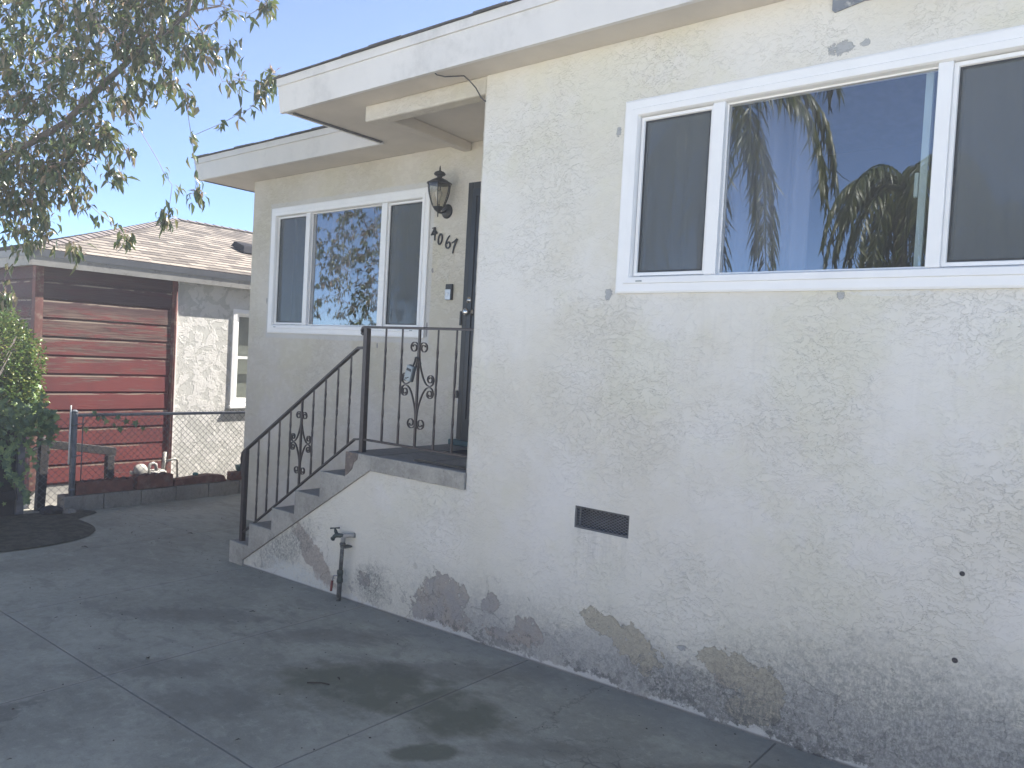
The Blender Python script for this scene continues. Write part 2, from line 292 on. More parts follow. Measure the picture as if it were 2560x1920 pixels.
M_OLDWOOD = plain('weathered_wood', (0.045, 0.042, 0.042), 0.85, var=0.3, vscale=9, bump=0.6, bscale=30)
M_GREYWOOD = plain('pale_wood', (0.17, 0.165, 0.17), 0.85, var=0.3, vscale=12, bump=0.5, bscale=40)
M_WHITEP = plain('white_paint', (0.78, 0.77, 0.74), 0.6, var=0.05, dirt=(0.5, 0.48, 0.44), dscale=9)
M_METER = plain('meter_paint', (0.36, 0.35, 0.32), 0.6, var=0.12, vscale=20, dirt=(0.3, 0.27, 0.22), dscale=12)
M_CABLE = plain('cable_black', (0.05, 0.05, 0.055), 0.6)
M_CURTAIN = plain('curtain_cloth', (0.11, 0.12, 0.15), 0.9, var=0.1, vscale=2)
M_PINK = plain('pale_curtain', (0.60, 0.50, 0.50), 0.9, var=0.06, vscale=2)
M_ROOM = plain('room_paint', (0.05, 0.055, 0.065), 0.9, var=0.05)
M_STILE = plain('mint_sash', (0.36, 0.46, 0.46), 0.5, var=0.04)
M_MAT = plain('doormat_fibre', (0.030, 0.026, 0.028), 0.95, var=0.5, vscale=40, bump=1, bscale=150)
M_SILL = plain('teal_sill', (0.05, 0.10, 0.105), 0.6, var=0.2, vscale=15)
M_BULB = plain('bulb_glass', (0.75, 0.73, 0.68), 0.3)

def glass(name, tint=(1, 1, 1), refl=2.7, screen=0.0):
    m = bpy.data.materials.new(name); m.use_nodes = True; t = m.node_tree; t.nodes.clear()
    o = t.nodes.new('ShaderNodeOutputMaterial'); mixn = t.nodes.new('ShaderNodeMixShader'); tr = t.nodes.new('ShaderNodeBsdfTransparent')
    gl = t.nodes.new('ShaderNodeBsdfGlossy'); fr = t.nodes.new('ShaderNodeFresnel')
    fr.inputs[0].default_value = refl; gl.inputs['Roughness'].default_value = 0.0; gl.inputs['Color'].default_value = (0.94, 0.97, 1, 1); tr.inputs[0].default_value = tint + (1,)
    tc = t.nodes.new('ShaderNodeTexCoord'); nz = t.nodes.new('ShaderNodeTexNoise'); nz.inputs['Scale'].default_value = 1.6; nz.inputs['Detail'].default_value = 1
    bp_ = t.nodes.new('ShaderNodeBump'); bp_.inputs['Strength'].default_value = 0.05; bp_.inputs['Distance'].default_value = 0.02
    t.links.new(tc.outputs['Object'], nz.inputs['Vector']); t.links.new(nz.outputs['Fac'], bp_.inputs['Height']); t.links.new(bp_.outputs[0], gl.inputs['Normal'])
    ge = t.nodes.new('ShaderNodeNewGeometry'); iv_ = t.nodes.new('ShaderNodeMath'); iv_.operation = 'SUBTRACT'; iv_.inputs[0].default_value = 1; t.links.new(ge.outputs['Backfacing'], iv_.inputs[1])
    ml = t.nodes.new('ShaderNodeMath'); ml.operation = 'MULTIPLY'; t.links.new(fr.outputs[0], ml.inputs[0]); t.links.new(iv_.outputs[0], ml.inputs[1])
    t.links.new(ml.outputs[0], mixn.inputs[0]); t.links.new(tr.outputs[0], mixn.inputs[1]); t.links.new(gl.outputs[0], mixn.inputs[2])
    t.links.new(mixn.outputs[0], o.inputs[0]); return m
M_GLASS = glass('window_glass')
M_GLASS2 = glass('lamp_glass', (0.75, 0.73, 0.68), 1.4)
def screen_mat():
    m = bpy.data.materials.new('insect_screen'); m.use_nodes = True; t = m.node_tree
    p = t.nodes['Principled BSDF']; p.inputs['Base Color'].default_value = (0.15, 0.17, 0.18, 1); p.inputs['Roughness'].default_value = 0.7; p.inputs['Alpha'].default_value = 0.40
    return m
M_SCREEN = screen_mat()

def leafmat(name, cols, rough=0.35, trans=0.35):
    m = N(name); g = m.n('ShaderNodeNewGeometry'); ri = g.outputs['Random Per Island']
    r = m.n('ShaderNodeValToRGB'); m.put(r.inputs[0], ri); e = r.color_ramp.elements
    e[0].color = cols[0] + (1,); e[1].color = cols[-1] + (1,)
    for i, c in enumerate(cols[1:-1]):
        x = e.new((i+1)/(len(cols)-1)); x.color = c + (1,)
    m.out(r.outputs[0], rough, spec=0.5)
    tr = m.n('ShaderNodeBsdfTranslucent'); m.put(tr.inputs[0], m.mix(0.5, r.outputs[0], (0.12, 0.16, 0.03)))
    mixs = m.n('ShaderNodeMixShader'); mixs.inputs[0].default_value = trans
    o = [x for x in m.t.nodes if x.type == 'OUTPUT_MATERIAL'][0]
    m.t.links.new(m.p.outputs[0], mixs.inputs[1]); m.t.links.new(tr.outputs[0], mixs.inputs[2]); m.t.links.new(mixs.outputs[0], o.inputs[0])
    return m.m
M_LEAF = leafmat('tree_leaves', [(0.040, 0.075, 0.038), (0.065, 0.105, 0.045), (0.11, 0.14, 0.06), (0.17, 0.175, 0.085), (0.27, 0.19, 0.13)], 0.28, 0.35)
M_LEAF2 = leafmat('new_leaves', [(0.24, 0.18, 0.13), (0.32, 0.19, 0.16), (0.40, 0.24, 0.21), (0.24, 0.21, 0.10)], 0.4, 0.35)
M_SHRUB = leafmat('shrub_leaves', [(0.05, 0.10, 0.03), (0.09, 0.16, 0.04), (0.15, 0.22, 0.06), (0.24, 0.24, 0.07)], 0.3, 0.3)
M_IVY = leafmat('ivy_leaves', [(0.07, 0.13, 0.07), (0.13, 0.20, 0.09), (0.28, 0.38, 0.14)], 0.3, 0.3)
M_PALM = leafmat('palm_leaves', [(0.025, 0.040, 0.014), (0.045, 0.058, 0.02), (0.08, 0.085, 0.03)], 0.4, 0.25)
M_BARK = plain('bark', (0.13, 0.11, 0.10), 0.9, var=0.35, vscale=12, bump=0.8, bscale=40)
M_TWIG = plain('twig_bark', (0.26, 0.21, 0.20), 0.8, var=0.3, vscale=12)
M_DEAD = plain('dead_leaf', (0.055, 0.04, 0.032), 0.8, var=0.3, vscale=12)

def red_boards():
    m = N('red_boards')
    st = m.noise(5, 9, 0.72, 0.3, v=m.mp((1, 0.35, 3.2)))
    st2 = m.noise(22, 6, 0.7, v=m.mp((1, 0.12, 3.5)))
    s = m.sep()
    col = m.mix(m.ss(m.noise(2.2, 4), 0.35, 0.65), (0.135, 0.040, 0.041), (0.175, 0.046, 0.044))
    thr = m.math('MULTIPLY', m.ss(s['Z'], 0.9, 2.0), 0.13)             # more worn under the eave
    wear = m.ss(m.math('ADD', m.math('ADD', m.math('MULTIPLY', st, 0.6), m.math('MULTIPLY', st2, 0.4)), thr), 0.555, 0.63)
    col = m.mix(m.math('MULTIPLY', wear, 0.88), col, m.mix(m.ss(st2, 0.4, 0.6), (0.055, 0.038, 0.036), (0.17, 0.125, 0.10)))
    col = m.mix(m.math('MULTIPLY', m.ss(s['Z'], 1.98, 2.08), 0.7), col, (0.06, 0.03, 0.035))  # top boards darkened: the eave's shade put into the colour
    # bare edge at the foot of each board
    fz = m.math('FRACT', m.math('DIVIDE', m.math('SUBTRACT', s['Z'], 0.11), 0.2))
    col = m.mix(m.math('MULTIPLY', m.math('MULTIPLY', m.ss(fz, 0.90, 0.94), m.ss(st, 0.44, 0.52)), 0.8), col, (0.34, 0.27, 0.21))
    return m.out(col, 0.75, m.bump(m.math('ADD', st2, m.math('MULTIPLY', wear, -0.5)), 0.5, 0.004), spec=0.25)
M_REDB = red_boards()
def neigh_stucco():
    m = N('patchy_stucco')
    wv = m.vm('ADD', m.obj, m.vm('MULTIPLY', m.noise(6, 3, col=True), (0.12, 0.12, 0.12)))
    p = m.noise(6.5, 5, 0.6, 0.6, v=wv); plate = m.ss(p, 0.49, 0.53); p2 = m.noise(16, 6, 0.65, 0.8, v=wv)
    col = m.mix(plate, (0.53, 0.52, 0.48), (0.65, 0.63, 0.59))
    s = m.sep()
    low = m.ss(m.math('ADD', s['Z'], m.math('MULTIPLY', m.noise(4, 5), 0.5)), 0.45, 0.2)
    col = m.mix(m.math('MULTIPLY', low, 0.45), col, (0.24, 0.23, 0.22))
    h = m.math('ADD', m.math('MULTIPLY', plate, 0.6), m.math('MULTIPLY', m.ss(p2, 0.5, 0.53), 0.5))
    return m.out(col, 0.9, m.bump(h, 0.9, 0.007), spec=0.2)
M_NST = neigh_stucco()
def shingles(name, ax, slope_ax, dark=(0.11, 0.097, 0.085), lite=(0.31, 0.27, 0.225)):
    m = N(name); s = m.sep()
    cmb = m.n('ShaderNodeCombineXYZ'); m.put(cmb.inputs[0], s[ax]); m.put(cmb.inputs[1], m.math('SUBTRACT', 100*0.135 + (-9.045 if slope_ax == 'X' else -0.40)*(1 if slope_ax == 'X' else -1), m.math('MULTIPLY', s[slope_ax], 1.0 if slope_ax == 'X' else -1.0)))
    b = m.n('ShaderNodeTexBrick'); m.put(b.inputs['Vector'], cmb.outputs[0]); b.offset = 0.37; b.offset_frequency = 2; b.squash = 1
    b.inputs['Color1'].default_value = dark + (1,); b.inputs['Color2'].default_value = lite + (1,); b.inputs['Mortar'].default_value = (0.06, 0.05, 0.05, 1)
    b.inputs['Scale'].default_value = 1; b.inputs['Mortar Size'].default_value = 0.005; b.inputs['Brick Width'].default_value = 0.24; b.inputs['Row Height'].default_value = 0.135; b.inputs['Bias'].default_value = 0.0
    col = m.mix(m.math('MULTIPLY', m.noise(60, 5, 0.7), 0.2), b.outputs[0], (0.2, 0.18, 0.165))
    return m.out(col, 0.95, m.bump(m.noise(200, 3), 0.5, 0.003), spec=0.15), m
M_SHING = shingles('shingles_side', 'Y', 'X')[0]
M_SHING2 = shingles('shingles_front', 'X', 'Y')[0]
M_RIDGE = plain('ridge_shingle', (0.17, 0.145, 0.135), 0.95, var=0.3, vscale=9, bump=0.5, bscale=200)
M_DSHING = plain('dark_shingle_edge', (0.075, 0.075, 0.078), 0.9, var=0.3, vscale=9, bump=0.5, bscale=100)
M_TRIM = plain('eave_paint', (0.33, 0.32, 0.30), 0.7, var=0.08, vscale=8, dirt=(0.17, 0.16, 0.15), dscale=7)
def soilmat():
    m = N('soil'); n1 = m.noise(12, 8, 0.7); n2 = m.noise(60, 5, 0.8)
    c = m.mix(m.ss(n1, 0.4, 0.6), (0.10, 0.095, 0.08), (0.16, 0.15, 0.12)); c = m.mix(m.ss(n2, 0.6, 0.7), c, (0.18, 0.165, 0.13))
    return m.out(c, 0.95, m.bump(m.math('ADD', n1, n2), 1, 0.02), spec=0.1)
M_SOIL = soilmat()
M_GROUND = plain('ground_earth', (0.52, 0.48, 0.43), 0.95, var=0.15, vscale=0.6)
M_BOUNCE = plain('pale_bounce_wall', (0.74, 0.70, 0.62), 0.9, var=0.05)

# ------------------------------------------------------------------ mesh helpers
class MB:
    def __init__(s): s.v = []; s.f = []; s.smooth = []
    def add(s, vs, fs, smooth=False):
        o = len(s.v); s.v += [tuple(x) for x in vs]; s.f += [tuple(i+o for i in f) for f in fs]; s.smooth += [smooth]*len(fs); return s
    def box(s, x0, x1, y0, y1, z0, z1):
        vs = [(x, y, z) for x in (x0, x1) for y in (y0, y1) for z in (z0, z1)]
        return s.add(vs, [(0, 1, 3, 2), (4, 6, 7, 5), (0, 4, 5, 1), (2, 3, 7, 6), (0, 2, 6, 4), (1, 5, 7, 3)])
    def hexa(s, lo, hi):      # two quads of 4 points (bottom, top)
        return s.add(list(lo)+list(hi), [(3, 2, 1, 0), (4, 5, 6, 7), (0, 1, 5, 4), (1, 2, 6, 5), (2, 3, 7, 6), (3, 0, 4, 7)])
    def tube(s, pts, r, n=8, cap=True, sq=False):
        pts = [Vector(p) for p in pts]; rs = r if isinstance(r, (list, tuple)) else [r]*len(pts)
        vs = []; prev = None
        for i, p in enumerate(pts):
            t = (pts[min(i+1, len(pts)-1)] - pts[max(i-1, 0)])
            if t.length < 1e-9: t = Vector((0, 0, 1))
            t.normalize()
            if prev is None:
                a = Vector((0, 0, 1)) if abs(t.z) < 0.9 else Vector((0, 1, 0)); a = (a - t*a.dot(t)).normalized()
            else:
                a = prev - t*prev.dot(t); a = a.normalized() if a.length > 1e-6 else Vector((1, 0, 0))
            prev = a; b = t.cross(a)
            for k in range(n):
                an = 2*math.pi*k/n + (math.pi/4 if sq else 0)
                vs.append(p + (a*math.cos(an) + b*math.sin(an))*rs[i])
        fs = []
        for i in range(len(pts)-1):
            for k in range(n):
                fs.append((i*n+k, i*n+(k+1) % n, (i+1)*n+(k+1) % n, (i+1)*n+k))
        if cap: fs.append(tuple(range(n-1, -1, -1))); fs.append(tuple((len(pts)-1)*n+k for k in range(n)))
        return s.add(vs, fs, not sq and n > 4)
    def lathe(s, prof, c, axis='Z', n=20):
        vs = []
        for r, h in prof:
            for k in range(n):
                a = 2*math.pi*k/n; u, v = r*math.cos(a), r*math.sin(a)
                p = (u, v, h) if axis == 'Z' else ((u, h, v) if axis == 'Y' else (h, u, v))
                vs.append((c[0]+p[0], c[1]+p[1], c[2]+p[2]))
        fs = [(i*n+k, i*n+(k+1) % n, (i+1)*n+(k+1) % n, (i+1)*n+k) for i in range(len(prof)-1) for k in range(n)]
        fs += [tuple(range(n)), tuple((len(prof)-1)*n+k for k in range(n))]
        return s.add(vs, fs, True)
    def ring(s, x0, x1, z0, z1, prof, plane='Y', flip=1):
        """mitred rectangular frame: profile of (inset, depth) swept round the rectangle"""
        vs = []
        for ins, d in prof:
            for x, z in ((x0+ins, z0+ins), (x1-ins, z0+ins), (x1-ins, z1-ins), (x0+ins, z1-ins)):
                vs.append((x, d, z) if plane == 'Y' else (d, x, z))
        n = len(prof); fs = []
        for i in range(n-1):
            for k in range(4): fs.append((i*4+k, i*4+(k+1) % 4, (i+1)*4+(k+1) % 4, (i+1)*4+k))
        return s.add(vs, fs)
    def prism(s, poly, y0, y1, plane='Y'):
        n = len(poly)
        f = (lambda a, b, d: (a, d, b)) if plane == 'Y' else ((lambda a, b, d: (a, b, d)) if plane == 'Z' else (lambda a, b, d: (d, a, b)))
        vs = [f(a, b, y0) for a, b in poly] + [f(a, b, y1) for a, b in poly]
        return s.add(vs, [tuple(range(n-1, -1, -1)), tuple(range(n, 2*n))] + [(i, (i+1) % n, n+(i+1) % n, n+i) for i in range(n)])
    def build(s, name, mat, parent=None, bevel=0, recalc=True):
        me = bpy.data.meshes.new(name); me.from_pydata(s.v, [], s.f)
        me.polygons.foreach_set('use_smooth', s.smooth)
        if recalc:
            import bmesh
            bm = bmesh.new(); bm.from_mesh(me); bmesh.ops.recalc_face_normals(bm, faces=bm.faces); bm.to_mesh(me); bm.free()
        me.materials.append(mat); me.update()
        o = bpy.data.objects.new(name, me); COL.objects.link(o)
        if bevel:
            b = o.modifiers.new('bevel', 'BEVEL'); b.width = bevel; b.segments = 2; b.limit_method = 'ANGLE'; b.angle_limit = R(40)
        if parent: adopt(o, parent)
        return o
def adopt(o, parent):
    o.parent = parent; o.matrix_parent_inverse = world_of(parent).inverted()
def world_of(o):
    m = o.matrix_basis.copy()
    if o.parent: m = world_of(o.parent) @ o.matrix_parent_inverse @ m
    return m
def tag(o, label=None, cat=None, group=None, kind=None):
    if label: o['label'] = label
    if cat: o['category'] = cat
    if group: o['group'] = group
    if kind: o['kind'] = kind
    return o
def thing(name, label, cat, loc=(0, 0, 0), group=None):
    o = bpy.data.objects.new(name, None); COL.objects.link(o); o.location = loc; o.empty_display_size = 0.2
    return tag(o, label, cat, group)
def gz(x): return 0.1365 + 0.025*max(-9.0, min(2.0, x))

# ------------------------------------------------------------------ ground
def sheet(name, xs, ys, zf, mat, skip=None):
    vs = [(x, y, zf(x, y)) for x in xs for y in ys]; ny = len(ys); fs = []
    for i in range(len(xs)-1):
        for j in range(len(ys)-1):
            if skip and skip((xs[i]+xs[i+1])/2, (ys[j]+ys[j+1])/2): continue
            fs.append((i*ny+j, (i+1)*ny+j, (i+1)*ny+j+1, i*ny+j+1))
    o = MB().add(vs, fs).build(name, mat, recalc=False); return o
def joints(vals, lo, hi, step):
    xs = set(np.round(np.arange(lo, hi+1e-6, step), 4))
    for v in vals:
        for d in (-0.007, -0.003, 0.003, 0.007): xs.add(round(v+d, 4))
    xs = sorted(xs); return [x for i, x in enumerate(xs) if all(abs(x-v) > 0.006 or abs(x-v) < 0.0075 for v in vals)]
JX = [-8.21, -6.81, -5.41, -4.01, -2.61, -1.2, 0.2, 1.6]; JY = [-1.69, -3.1, -4.5]
def dz(x, y):
    z = gz(x)
    for v in JX:
        if abs(x-v) < 0.004 and y < 0.9: z -= 0.004
    for v in JY:
        if abs(y-v) < 0.004: z -= 0.004
    if abs(y-0.30) < 0.004 and x < -5.7: z -= 0.004
    return z + 0.004*(noise.noise((x*0.7, y*0.7, 3)))
drive = sheet('driveway', joints(JX, -9.0, 7.0, 0.25), joints(JY+[0.30], -4.25, 9.0, 0.25), dz, M_DRIVE)
tag(drive, 'old grey concrete driveway with scored joints and damp stains', kind='structure')
gr = MB().add([(-18, -17, -0.16), (10, -17, -0.16), (10, 12, -0.16), (-18, 12, -0.16)], [(0, 1, 2, 3)]).build('ground', M_GROUND, recalc=False); tag(gr, 'bare earth beyond the paving', kind='structure')
gy = sheet('bounce_yard', [-9.0, -4.0, 0.0, 2.0, 9.5], [-14.0, -9.0, -6.0, -4.26], lambda x, y: gz(x)-0.004, M_GROUND); tag(gy, 'unseen pale ground sheet added beyond the driveway to bounce sunlight', kind='structure')  # unseen pale sheet, added so sunlit ground brightens the facade
# soil bed
poly = [(-8.55, -0.24), (-8.1, -0.21), (-7.72, -0.23), (-7.45, -0.32), (-7.24, -0.50), (-7.14, -0.74), (-7.11, -1.0), (-7.15, -1.4), (-7.3, -2.1), (-7.6, -3.2), (-8.0, -4.6), (-8.95, -4.8)]
# smooth and fill
pts = []
for i in range(len(poly)):
    a, b, c, d = [poly[(i+k) % len(poly)] for k in (-1, 0, 1, 2)]
    for t in (0, .25, .5, .75):
        f = lambda k: 0.5*((2*b[k]) + (-a[k]+c[k])*t + (2*a[k]-5*b[k]+4*c[k]-d[k])*t*t + (-a[k]+3*b[k]-3*c[k]+d[k])*t**3)
        pts.append((f(0), f(1)))
cx_, cy_ = -8.1, -1.6
vs = []; fs = []; K = 12; n = len(pts)
for k in range(K+1):
    u = k/K
    for (x, y) in pts:
        X, Y = cx_+(x-cx_)*u, cy_+(y-cy_)*u
        vs.append((X, Y, gz(X) + (0.008 if k == K else 0.012 + 0.02*(1-u) + 0.018*noise.noise((X*6, Y*6, 0)) + 0.02)))
for k in range(K):
    for i in range(n): fs.append((k*n+i, k*n+(i+1) % n, (k+1)*n+(i+1) % n, (k+1)*n+i))
soil = MB().add(vs, fs, True).build('soil_bed', M_SOIL, recalc=True); tag(soil, 'dark soil bed with a rounded edge in the paving', kind='structure')

# ------------------------------------------------------------------ our house
D1 = 1.02; XC = -3.16; XL = -7.205; ZT = 3.41; ZF = 1.055
house = thing('house', 'cream stucco house with white fascia, two white windows and a recessed porch', 'house', (-3.16, 1.0, 0.05))
def wall_y(xs, zs, y, holes, th=0.14, right_round=False):
    """wall panel facing -y with openings; returns (front grid + reveals)"""
    mb = MB(); X = sorted(set(xs)); Z = sorted(set(zs))
    vid = {}
    def vtx(x, z, yy):
        k = (x, z, yy)
        if k not in vid: vid[k] = len(mb.v); mb.v.append((x, yy, z))
        return vid[k]
    for i in range(len(X)-1):
        for j in range(len(Z)-1):
            mxx, mz = (X[i]+X[i+1])/2, (Z[j]+Z[j+1])/2
            if any(a < mxx < b and c < mz < d for a, b, c, d in holes): continue
            mb.f.append((vtx(X[i], Z[j], y), vtx(X[i+1], Z[j], y), vtx(X[i+1], Z[j+1], y), vtx(X[i], Z[j+1], y))); mb.smooth.append(False)
            mb.f.append((vtx(X[i], Z[j+1], y+th), vtx(X[i+1], Z[j+1], y+th), vtx(X[i+1], Z[j], y+th), vtx(X[i], Z[j], y+th))); mb.smooth.append(False)
    for a, b, c, d in holes:
        for (p, q) in (((a, c), (b, c)), ((b, c), (b, d)), ((b, d), (a, d)), ((a, d), (a, c))):
            mb.add([(p[0], y, p[1]), (q[0], y, q[1]), (q[0], y+th, q[1]), (p[0], y+th, p[1])], [(0, 1, 2, 3)])
    x0, x1, z0, z1 = X[0], X[-1], Z[0], Z[-1]
    for (p, q) in (((x0, z0), (x1, z0)), ((x1, z0), (x1, z1)), ((x1, z1), (x0, z1)), ((x0, z1), (x0, z0))):
        mb.add([(p[0], y, p[1]), (q[0], y, q[1]), (q[0], y+th, q[1]), (p[0], y+th, p[1])], [(0, 1, 2, 3)])
    return mb
BW = (-2.165, -0.19, 2.114, 3.088)      # big window outer trim
SW = (-6.85, -4.62, 1.880, 3.108)       # small window
VENT = (-2.348, -2.013, 0.868, 0.986)
hb = (BW[0]+0.03, BW[1]-0.03, BW[2]+0.03, BW[3]-0.03); hs = (SW[0]+0.03, SW[1]-0.03, SW[2]+0.03, SW[3]-0.03)
HOLES = [(-0.528, 1.013, 0.009), (-0.532, 0.672, 0.010)]
mw = wall_y([XC+0.018, hb[0], hb[1], VENT[0], VENT[1], 6.0], [-0.25, VENT[2], VENT[3], hb[2], hb[3], ZT], 0.0, [hb, VENT])
mw.build('front_wall', M_MAIN, house)
# rounded, slightly wavering plaster corner and the porch-side return
cv = []; cf = []; zs = np.arange(ZF-0.11, ZT+0.001, 0.02)
zs[-1] = ZT
prof = [(0.018, 0.0), (0.010, 0.002), (0.003, 0.008), (0.0, 0.018), (0.0, D1)]
for z in zs:
    for k, (a, b) in enumerate(prof):
        j = 0.0045*noise.noise((z*7, 0, 5)) + 0.003*noise.noise((z*22, 3, 5)) if 0 < k < 4 else 0
        cv.append((XC+a+j, b, z))
for i in range(len(zs)-1):
    for k in range(len(prof)-1): cf.append((i*5+k, i*5+k+1, (i+1)*5+k+1, (i+1)*5+k))
MB().add(cv, cf, True).build('porch_return_wall', M_PORCH, house)
# lower stucco apron under the stair and landing
sl0, sl1 = (-5.487, 0.045), (-4.017, 0.949)
apr = MB().prism([(-5.50, -0.25), (XC+0.018, -0.25), (XC+0.018, 0.949), (sl1[0], 0.949), (sl0[0], sl0[1]), (-5.50, 0.03)], 0.0, 0.12)
apr.build('stair_side_wall', M_MAIN, house)
pw = wall_y([XL, hs[0], hs[1], -4.205, XC], [-0.25, hs[2], hs[3], 3.10, ZT], D1, [hs])
pw.build('porch_wall', M_PORCH, house, bevel=0.012)
# other outer walls
ow = MB().box(XL, XL+0.14, D1+0.142, 9.2, -0.25, ZT).box(XL+0.142, 6.0, 9.06, 9.2, -0.25, ZT).box(6.002, 6.14, 0.0, 9.2, -0.25, ZT)
ow.build('side_wall', M_PORCH, house)
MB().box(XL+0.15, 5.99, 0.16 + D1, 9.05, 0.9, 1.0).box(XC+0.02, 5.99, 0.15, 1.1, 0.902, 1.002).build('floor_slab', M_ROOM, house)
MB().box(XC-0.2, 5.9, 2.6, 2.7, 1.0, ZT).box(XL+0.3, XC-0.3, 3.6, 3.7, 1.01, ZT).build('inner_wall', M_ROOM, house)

# roof: hips meeting over an L-shaped plan
EX0, EY0, WX0, WY0 = -7.74, 0.65, -4.895, -0.275; EX1, EY1 = 6.6, 9.7; SLP = 0.33; ZR = 3.625
def hA(x, y): return SLP*min(x-EX0, y-EY0, EX1-x, EY1-y)
def hB(x, y): return SLP*min(x-WX0, y-WY0, EX1-x, EY1-y)
rx = sorted(set(list(np.round(np.arange(EX0, EX1, 0.2), 3)) + [EX1, WX0, WX0-0.001])); ry = sorted(set(list(np.round(np.arange(WY0, EY1, 0.2), 3)) + [EY1, EY0, EY0-0.001]))
def inside(x, y): return (x > WX0 and y > WY0) or (y > EY0 and x > EX0)
rv = {}; rm = MB()
def rvx(x, y):
    k = (x, y)
    if k not in rv: rv[k] = len(rm.v); rm.v.append((x, y, ZR + 0.012 + max(hA(x, y), hB(x, y), 0)))
    return rv[k]
for i in range(len(rx)-1):
    for j in range(len(ry)-1):
        if inside((rx[i]+rx[i+1])/2, (ry[j]+ry[j+1])/2):
            rm.f.append((rvx(rx[i], ry[j]), rvx(rx[i+1], ry[j]), rvx(rx[i+1], ry[j+1]), rvx(rx[i], ry[j+1]))); rm.smooth.append(False)
roof = rm.build('roof', M_DSHING, house, recalc=False)
# soffits (closed, flat)
sf = MB()
sf.box(XL-0.47, WX0+0.05, EY0+0.035, D1-0.001, ZT+0.0015, ZT+0.03)           # rear wing strip in front of wall
sf.box(XL-0.47, XL-0.001, D1, 9.5, ZT+0.0015, ZT+0.03)
sf.box(WX0+0.052, 6.4, WY0+0.045, D1+0.2, ZT+0.001, ZT+0.028)
sf.build('soffit', M_SOFFIT, house)
# fascia boards: drip trim over a board whose foot leans in
def fascia(mb, p, q, nrm, ztop, zbot, ext0=0, ext1=0):
    """board between plan points p,q; nrm = outward plan normal"""
    p = Vector(p); q = Vector(q); n_ = Vector(nrm); t = (q-p).normalized(); p = p - t*ext0; q = q + t*ext1
    def P(a, off, z): return (a.x+n_.x*off, a.y+n_.y*off, z)
    zm = ztop - 0.052
    mb.hexa([P(p, 0.0, zm), P(q, 0.0, zm), P(q, -0.02, zm), P(p, -0.02, zm)], [P(p, 0.004, ztop), P(q, 0.004, ztop), P(q, -0.02, ztop), P(p, -0.02, ztop)])
    mb.hexa([P(p, -0.035, zbot), P(q, -0.035, zbot), P(q, -0.06, zbot), P(p, -0.06, zbot)], [P(p, -0.010, zm-0.001), P(q, -0.010, zm-0.001), P(q, -0.035, zm-0.001), P(p, -0.035, zm-0.001)])
# wing fascia, mitred by running each board to the corner
f1 = MB(); fascia(f1, (WX0, WY0), (6.6, WY0), (0, -1), ZR, 3.398, -0.004); f1.build('fascia_board', M_FASCIA, house)
f1 = MB(); fascia(f1, (WX0, WY0), (WX0, EY0+0.02), (-1, 0), ZR-0.001, 3.399, -0.03); f1.build('fascia_board', M_FASCIA, house)
f1 = MB(); fascia(f1, (EX0, EY0), (WX0+0.03, EY0), (0, -1), ZR-0.002, 3.410, -0.004); f1.build('fascia_board', M_FASCIA, house)
f1 = MB(); fascia(f1, (EX0, EY0), (EX0, 9.6), (-1, 0), ZR-0.003, 3.411, -0.03); f1.build('fascia_board', M_FASCIA, house)
# dark gap strip behind the end boards (rotten edge of the soffit)
for g in (MB().box(WX0+0.062, WX0+0.085, WY0+0.10, EY0-0.01, ZT-0.012, ZT-0.001), MB().box(EX0+0.062, EX0+0.08, EY0+0.08, 1.6, ZT-0.006, ZT+0.001), MB().box(-2.75, -1.5, WY0+0.062, WY0+0.071, ZT-0.006, ZT-0.0005)):
    g.build('soffit_gap', M_DSHING, house)
# shingle edge with single tabs of uneven reach
se = MB()
def edge_run(a0, a1, fixed, axis, z0):
    a = a0
    while a < a1:
        b = min(a1, a+random.uniform(0.22, 0.34)); dp = 0.035; o_ = random.uniform(0.014, 0.028); t_ = random.uniform(0.007, 0.013); up = random.uniform(0, 0.004)
        if axis == 'x': se.hexa([(a, fixed-o_, z0+up), (b, fixed-o_, z0+up*0.3), (b, fixed+0.035, z0+0.012), (a, fixed+0.035, z0+0.012)], [(a, fixed-o_, z0+t_+up), (b, fixed-o_, z0+t_), (b, fixed+0.035, z0+t_+0.012), (a, fixed+0.035, z0+t_+0.012)])
        else: se.hexa([(fixed-o_, a, z0+up), (fixed+0.035, a, z0+0.012), (fixed+0.035, b, z0+0.012), (fixed-o_, b, z0+up)], [(fixed-o_, a, z0+t_+up), (fixed+0.035, a, z0+t_+0.012), (fixed+0.035, b, z0+t_+0.012), (fixed-o_, b, z0+t_)])
        a = b
edge_run(WX0-0.02, 6.6, WY0, 'x', ZR+0.001); edge_run(EX0-0.02, WX0, EY0, 'x', ZR+0.001)
edge_run(WY0, EY0, WX0, 'y', ZR+0.003); edge_run(EY0, 9.6, EX0, 'y', ZR+0.003)
se.build('shingle_edge', M_DSHING, house)
# porch beams
bm_ = MB().box(-4.245, XC+0.012, -0.004, 0.10, 3.302, ZT+0.0005); bm_.build('porch_beam', M_PORCH, house, bevel=0.012)
bm_ = MB().hexa([(-4.20, 0.102, 3.325), (-4.12, 0.102, 3.325), (-4.20, D1-0.001, 3.345), (-4.28, D1-0.001, 3.345)], [(-4.20, 0.102, ZT), (-4.12, 0.102, ZT), (-4.20, D1-0.001, ZT), (-4.28, D1-0.001, ZT)])
bm_.build('porch_beam', M_SOFFIT, house, bevel=0.006)

